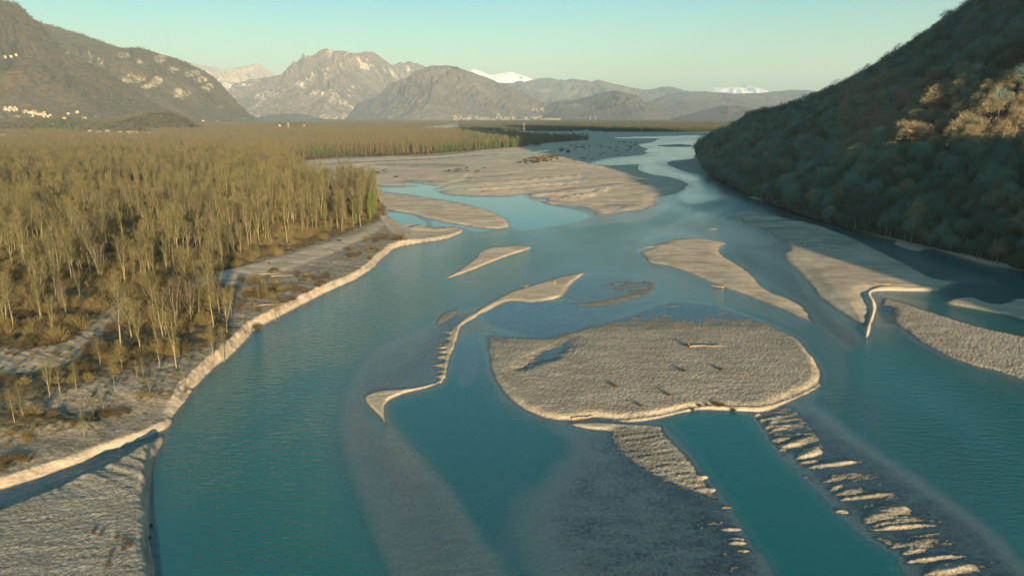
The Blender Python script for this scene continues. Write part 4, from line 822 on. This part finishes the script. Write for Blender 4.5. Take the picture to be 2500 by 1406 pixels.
def driftwood(px, py, L, rz, label, roots=True, pole=0):
    x, y, z = ground_at(px, py); t = TB(); d = np.array([math.cos(rz), math.sin(rz), .03]); pr = np.array([-math.sin(rz), math.cos(rz), 0])
    p = [np.array([0, 0, .2]), d * L * .35 + pr * .06 * L + (0, 0, .25), d * L * .7 + (0, 0, .2), d * L + (0, 0, .35)]
    t.rod(p, [.26, .2, .14, .05], 6)
    for q in (.45, .6, .8): t.rod([d * L * q + (0, 0, .2), d * L * (q + .12) + pr * rng.uniform(-.2, .2) * L + (0, 0, .5)], [.07, .02], 4)
    tr = t.mesh('driftwood_log', M_WOOD); o = link('driftwood_log', tr); o.location = (x, y, z); tag(o, label, 'driftwood')
    if roots:
        t = TB()
        for i in range(16): a = i * .9; t.rod([np.array([0, 0, .2]), np.array([-d[0] * .5 + pr[0] * math.cos(a), -d[1] * .5 + pr[1] * math.cos(a), .35 + math.sin(a)]) * rng.uniform(.6, 1.2)], [.1, .03], 4)
        link('roots', t.mesh('roots', M_WOOD), o)
    if pole:
        t = TB(); t.rod([np.zeros(3), np.array([.3, 0, pole])], [.14, .05], 5); link('limb', t.mesh('limb', M_WOOD), o)
driftwood(1684, 847, 9.5, -.1, 'long pale fallen trunk lying across the upper part of the round island')
driftwood(1768, 700, 5, 2.9, 'dark driftwood heap with roots on the pale bar right of the channel')
driftwood(2172, 696, 6, 3.0, 'dark driftwood on the long right-hand bar above its scarp')
driftwood(1284, 703, 3.4, 2.2, 'short snag on the left end of the narrow middle bar'); driftwood(1353, 693, 3, 2.5, 'small snag right of the short one on the narrow middle bar')
driftwood(1156, 551, 6, 3.1, 'stump with a raised limb on the edge of the pale spit', True, 3.2)
driftwood(1346, 497, 8, .3, 'root mass beside the calm pool on the sand plain', True, 2)
driftwood(985, 553, 7, .5, 'dark tangled driftwood heap at the head of the small pond'); driftwood(620, 672, 10, .1, 'long low driftwood pile on the upper terrace'); driftwood(665, 675, 8, .05, 'straw-coloured driftwood pile right of the long one on the upper terrace')
driftwood(625, 748, 9, .15, 'dark log beside the terrace saplings'); driftwood(1537, 606, 4, 2.8, 'thin snag lying in the shallows left of the pale bar', False)
driftwood(1750, 560, 4, 3.0, 'thin snag lying in the shallow riffle above the pale bars', False); driftwood(1395, 1024, 5, .1, 'thin branch on the sandy rim of the round island', False)
driftwood(1545, 450, 7, .2, 'flat driftwood on the dry sand near the shadow line'); driftwood(2125, 970, 3, 2.2, 'short snag showing through the green water at the right', False)

# ---------------------------------------------------------------- far buildings
M_WALL = [bark('plaster_cream', (.40, .33, .21), (.47, .39, .26), .2), bark('plaster_pink', (.36, .26, .19), (.42, .31, .22), .2), bark('plaster_white', (.45, .41, .34), (.52, .48, .40), .2)]
M_ROOF = bark('roof_tiles', (.12, .08, .055), (.18, .12, .08), .3); M_CONC = bark('concrete', (.15, .14, .12), (.2, .19, .16), .05); M_RUST = bark('rusty_steel', (.16, .09, .06), (.26, .16, .10), .05)
M_PANE = bark('window_dark', (.03, .03, .035), (.05, .05, .055), .2)
def boxm(name, b, mat):
    v = []; f = []
    for (x0, y0, z0, x1, y1, z1) in b:
        k = len(v); v += [(x0,y0,z0),(x1,y0,z0),(x1,y1,z0),(x0,y1,z0),(x0,y0,z1),(x1,y0,z1),(x1,y1,z1),(x0,y1,z1)]
        f += [(k,k+3,k+2,k+1),(k+4,k+5,k+6,k+7),(k,k+1,k+5,k+4),(k+1,k+2,k+6,k+5),(k+2,k+3,k+7,k+6),(k+3,k,k+4,k+7)]
    return mesh_np(name, v, f, [mat], smooth=False)
def gable(name, w_, d_, h0, h1, ov, mat):
    v = [(-w_-ov,-d_-ov,h0),(w_+ov,-d_-ov,h0),(w_+ov,d_+ov,h0),(-w_-ov,d_+ov,h0),(-w_-ov,0,h1),(w_+ov,0,h1)]
    f = [(0,1,5),(0,5,4),(2,3,4),(2,4,5),(0,4,3),(1,2,5),(0,3,2),(0,2,1)]
    return mesh_np(name, v, f, [mat], smooth=False)
HW = []
for k, (a, b, c) in enumerate([(7, 5, 6), (9, 5.5, 7), (6, 5, 5)]):
    HW.append((boxm('wall', [(-a,-b,-6,a,b,c)], M_WALL[k]), gable('roof', a, b, c + .02, c + 3, .6, M_ROOF),
               boxm('window', [(-a+2+3*i, -b-.06, 1.2+2.8*j, -a+3.1+3*i, -b+.02, 2.6+2.8*j) for i in range(int((2*a-3)//3)+1) for j in range(2 if c > 5.5 else 1)], M_PANE)))
def house(loc, s, label, group=None, k=None, rz=None):
    k = int(rng.integers(0, 3)) if k is None else k
    o = bpy.data.objects.new('house', None); COL.objects.link(o); o.location = loc; o.scale = (s, s, s); o.rotation_euler.z = rng.uniform(-.6, .9) if rz is None else rz
    tag(o, label, 'house', group)
    for nm, me in zip(('wall', 'roof', 'windows'), HW[k]):
        if nm != 'windows': link(nm, me, o)
        else: link('window', me, o)
    return o
def on_hill(key, px, py):
    X, Y, Z, qx, qy = HILL[key][1]; d = (qx - px) ** 2 + (qy - py) ** 2
    k = np.where(d.ravel() < max(9, d.min() * 2.5))[0]; k = k[np.argmin(Y.ravel()[k])]
    return float(X.ravel()[k]), float(Y.ravel()[k]), float(Z.ravel()[k])
r = np.random.default_rng(11); WN = ['cream', 'pink', 'white']
for _ in range(46):
    t = r.uniform(); px = 8 + 122 * t + r.normal() * 3; py = 262 + 20 * t + r.normal() * 3.2
    hk = int(r.integers(0, 3)); hz = r.uniform(.8, 1.15)
    house(on_hill('A', px, py), hz, '%s %s house in the %s of the hillside village at the far left' % ('small' if hz < .97 else 'large', WN[hk], 'upper left' if t < .33 else 'middle' if t < .67 else 'lower right'), 'houses of the hillside village at the far left', hk)
for px, py, lb in [(167,277,'large pink house right of the hillside village'), (185,273,'large cream house standing higher right of the pink one'), (340,277,'small yellow house alone at the foot of the big slope'), (418,275,'tiny white house alone on the slope above the wooded knoll'),
                   (160,289,'flat pink house row below the hillside village, left part'), (205,288,'pale yellow house below the hillside village, right part'), (5,142,'pale farmhouse high on the left slope'), (24,140,'small farmhouse right of the one high on the left slope'), (40,136,'uppermost small farmhouse on the left slope')]:
    house(on_hill('A' if px != 418 else 'B', px, py), 1.25, lb, None, rz=.2)
for _ in range(52):
    t = r.uniform(); px = 494 + 112 * t; py = 299 + 6 * t + r.normal() * 2.0 - 2.5 * math.sin(t * 3.1)
    hk = int(r.integers(0, 3)); hz = r.uniform(.75, 1.1)
    house(on_hill('B', px, py), hz, '%s %s house in the %s of the village below the cliffed mountain' % ('small' if hz < .92 else 'large', WN[hk], 'left part' if t < .33 else 'middle' if t < .67 else 'right part'), 'houses of the village below the cliffed mountain', hk)
for px, py, lb in [(142,322,'cream gabled house in the clearing before the wooded knoll'), (173,321,'long pink farmhouse right of the gabled one'), (221,326,'white house, first of the row before the knoll'), (242,328,'grey-white house, second of the row before the knoll'), (264,326,'tall white house in the middle of the row before the knoll'),
                   (267,330,'low shed in front of the tall white house'), (294,329,'cream house right of the tall white one'), (318,330,'long yellow building near the right of the row'), (332,330,'yellow house at the right end of the long building'), (362,332,'low pink house furthest right of the row'), (10,338,'white house alone among trees at the far left edge'),
                   (700,305,'white farmhouse on the plain right of the village'), (712,306,'small grey barn beside the white farmhouse'), (683,310,'tiny white hut left of the farmhouse'), (742,310,'cream house right of the grey barn')]:
    x, y, z = ground_at(px, py); house((x, y, z + 4), 1.05, lb, None, 2 if 'white' in lb else 1 if 'pink' in lb else 0, .15)
far = [(60, 745, 905, 275, 291, 'M'), (24, 1110, 1168, 282, 291, 'M2'), (22, 1302, 1362, 262, 270, 'M2'), (16, 1280, 1330, 283, 290, 'M2'), (16, 1400, 1450, 284, 290, 'M2')]
FH = []; M_FAR = [bark('far_plaster', (.24 - .02 * k, .19, .14 + .02 * k), (.30, .24, .19), .1) for k in range(3)]
for k in range(3):
    w_ = boxm('w', [(-11, -8, -8, 11, 8, 9)], M_CONC); g_ = gable('r', 11, 8, 9.02, 14, 1, M_ROOF)
    v = [tuple(q.co) for q in w_.vertices] + [tuple(q.co) for q in g_.vertices]; f = []; mi = []
    for pl in w_.polygons: a = list(pl.vertices); f += [(a[0], a[1], a[2]), (a[0], a[2], a[3])]; mi += [0, 0]
    for pl in g_.polygons: f.append(tuple(i + 8 for i in pl.vertices)); mi.append(1)
    FH.append(mesh_np('far_house', v, f, [M_FAR[k], M_ROOF], smooth=False, midx=mi))
tn = ['pale building in the pink town at the foot of the great limestone mountain', 'pale building of the far settlement left of the cement works', 'pale building of the small settlement high above the cement works', 'pale building just behind the cement works', 'pale building of the far settlement right of the long hall']
for q, (n, x0, x1, y0, y1, key) in enumerate(far):
    for _ in range(n):
        a = r.uniform(); px = x0 + (x1 - x0) * a; py = y0 + (y1 - y0) * r.uniform() ** .8
        if key == 'M': py = 291 - r.uniform() ** 1.3 * 15 * math.sin(math.pi * a) ** .6
        o = link('building', FH[int(r.integers(0, 3))]); o.location = on_hill(key, px, py); o.rotation_euler.z = r.uniform(-.5, .5); s = r.uniform(.7, 1.3); o.scale = (s * 1.3, s, s)
        tag(o, tn[q], 'building', tn[q].replace('pale building', 'pale buildings'))
# cement works
def cyl(name, x, y, r_, z0, z1, mat, ns=14):
    v = [(x + r_ * math.cos(2 * math.pi * i / ns), y + r_ * math.sin(2 * math.pi * i / ns), z) for z in (z0, z1) for i in range(ns)] + [(x, y, z1 + r_ * .3)]
    f = [t for i in range(ns) for t in ((i, (i + 1) % ns, ns + (i + 1) % ns), (i, ns + (i + 1) % ns, ns + i), (ns + i, ns + (i + 1) % ns, 2 * ns))]
    return mesh_np(name, v, f, [mat], smooth=False)
fx0, fz0 = at_y(1218, 294, 8600.0); cw = bpy.data.objects.new('cement_works', None); COL.objects.link(cw); cw.location = (fx0, 8600, fz0); tag(cw, 'pale cement works with towers and silos on the far plain', 'factory')
for (x, r_, h_) in [(-215, 13, 34), (-188, 13, 34), (-160, 10, 46), (-130, 13, 30), (75, 12, 40), (100, 12, 40), (128, 12, 34)]: link('silo', cyl('silo', x, 0, r_, 0, h_, M_CONC), cw)
for (x, w_, h_) in [(-245, 16, 26), (-20, 14, 62), (-2, 12, 84), (18, 16, 48), (170, 18, 52), (200, 14, 30)]: link('tower', boxm('tower', [(x - w_, -12, 0, x + w_, 12, h_)], M_CONC), cw)
link('chimney', cyl('chimney', 150, 10, 4, 0, 96, M_CONC), cw)
link('hall', boxm('hall', [(-110, -20, 0, -40, 20, 18), (30, -22, 0, 70, 22, 20), (225, -15, 0, 380, 15, 12)], M_CONC), cw)
fx0, fz0 = at_y(1330, 294, 8600.0); lh = bpy.data.objects.new('long_hall', None); COL.objects.link(lh); lh.location = (fx0, 8600, fz0); tag(lh, 'long low steel hall with a rusty tower right of the cement works', 'factory')
link('wall', boxm('wall', [(-80, -30, 0, 190, 30, 20)], M_CONC), lh); link('roof', boxm('roof', [(-84, -34, 20.1, 194, 34, 25)], M_RUST), lh); link('tower', boxm('tower', [(-78, -20, 25.2, -40, 20, 58)], M_RUST), lh)
for px, h_, lb in [(1286, 44, 'short pale water tower left of the long hall'), (1302, 74, 'thin pale factory chimney left of the long hall'), (1441, 52, 'slim dark chimney right of the long hall'), (1454, 56, 'pale silo tower on the far plain'), (1162, 30, 'small white tower left of the cement works')]:
    x, z = at_y(px, 294, 8500.0); o = link('tower', cyl('tower', 0, 0, 5 if h_ > 50 else 9, 0, h_, M_CONC)); o.location = (x, 8500, z); tag(o, lb, 'tower')
# bridge over the far channel
bx, by = gnd(1088, 318.5); br = bpy.data.objects.new('bridge', None); COL.objects.link(br); br.location = (bx, by, 0); br.rotation_euler.z = -.06; tag(br, 'long low concrete road bridge over the far side channel', 'bridge')
link('deck', boxm('deck', [(-95, -5, 9, 95, 5, 11.5)], M_CONC), br); link('parapet', boxm('parapet', [(-95, -5.3, 11.5, 95, -4.9, 12.6)], M_CONC), br)
for x in (-60, -20, 20, 60): link('pier', boxm('pier', [(x - 2, -4, -4, x + 2, 4, 8.98)], M_CONC), br)
M_PYL = bark('galvanised_steel', (.28, .28, .27), (.36, .36, .34), 1)
def pylon(px, py, hm_, label):
    x, y, z = ground_at(px, py); t = TB(); pr = lambda s, z: np.array([s[0], s[1], z])
    for a, b in ((-1, -1), (1, -1), (1, 1), (-1, 1)): t.rod([np.array([a * 3., b * 3., 0]), np.array([a * .7, b * .7, hm_])], [.25, .15], 4)
    for i in range(8):
        z0, z1 = hm_ * i / 8, hm_ * (i + 1) / 8; w0, w1 = 3 - 2.3 * i / 8, 3 - 2.3 * (i + 1) / 8
        for b in (-1, 1): t.rod([np.array([-w0, b * w0, z0]), np.array([w1, b * w1, z1])], [.12, .12], 3); t.rod([np.array([w0, b * w0, z0]), np.array([-w1, b * w1, z1])], [.12, .12], 3)
    o = link('pylon', t.mesh('mast', M_PYL)); o.location = (x, y, z); tag(o, label, 'pylon')
    t = TB()
    for z0, w_ in ((hm_ * .72, 8), (hm_ * .84, 6.5), (hm_ * .95, 5)): t.rod([np.array([-w_, 0, z0]), np.array([w_, 0, z0])], [.2, .2], 4)
    link('crossarm', t.mesh('crossarm', M_PYL), o)
pylon(1279, 322, 34, 'grey lattice pylon before the left dark wood on the far plain'); pylon(1567, 323, 38, 'grey lattice pylon before the right dark wood on the far plain')
pylon(705, 322, 36, 'faint lattice pylon in the wood right of the village'); pylon(131, 322, 30, 'lattice pylon above the clearing left of the gabled house')
# ---------------------------------------------------------------- the air
hm = bpy.data.materials.new('air_haze'); hm.use_nodes = True; hm.node_tree.nodes.clear()
hm.cycles.volume_sampling = 'DISTANCE'; hm.cycles.homogeneous_volume = True
ho = hm.node_tree.nodes.new('ShaderNodeOutputMaterial'); hv = hm.node_tree.nodes.new('ShaderNodeVolumePrincipled')
hv.inputs['Color'].default_value = (.52, .68, .80, 1); hv.inputs['Density'].default_value = 4.3e-5; hv.inputs['Anisotropy'].default_value = 0.0
hm.node_tree.links.new(hv.outputs[0], ho.inputs['Volume'])
a = 45000.0; zt = 2600.0; zb = -7.0
hc = [(-a, -5000, zb), (a, -5000, zb), (a, a, zb), (-a, a, zb), (-a, -5000, zt), (a, -5000, zt), (a, a, zt), (-a, a, zt)]
hme = mesh_np('haze', hc, [(0, 3, 2, 1), (4, 5, 6, 7), (0, 1, 5, 4), (1, 2, 6, 5), (2, 3, 7, 6), (3, 0, 4, 7)], [hm], smooth=False)
tag(link('haze', hme), kind='stuff')
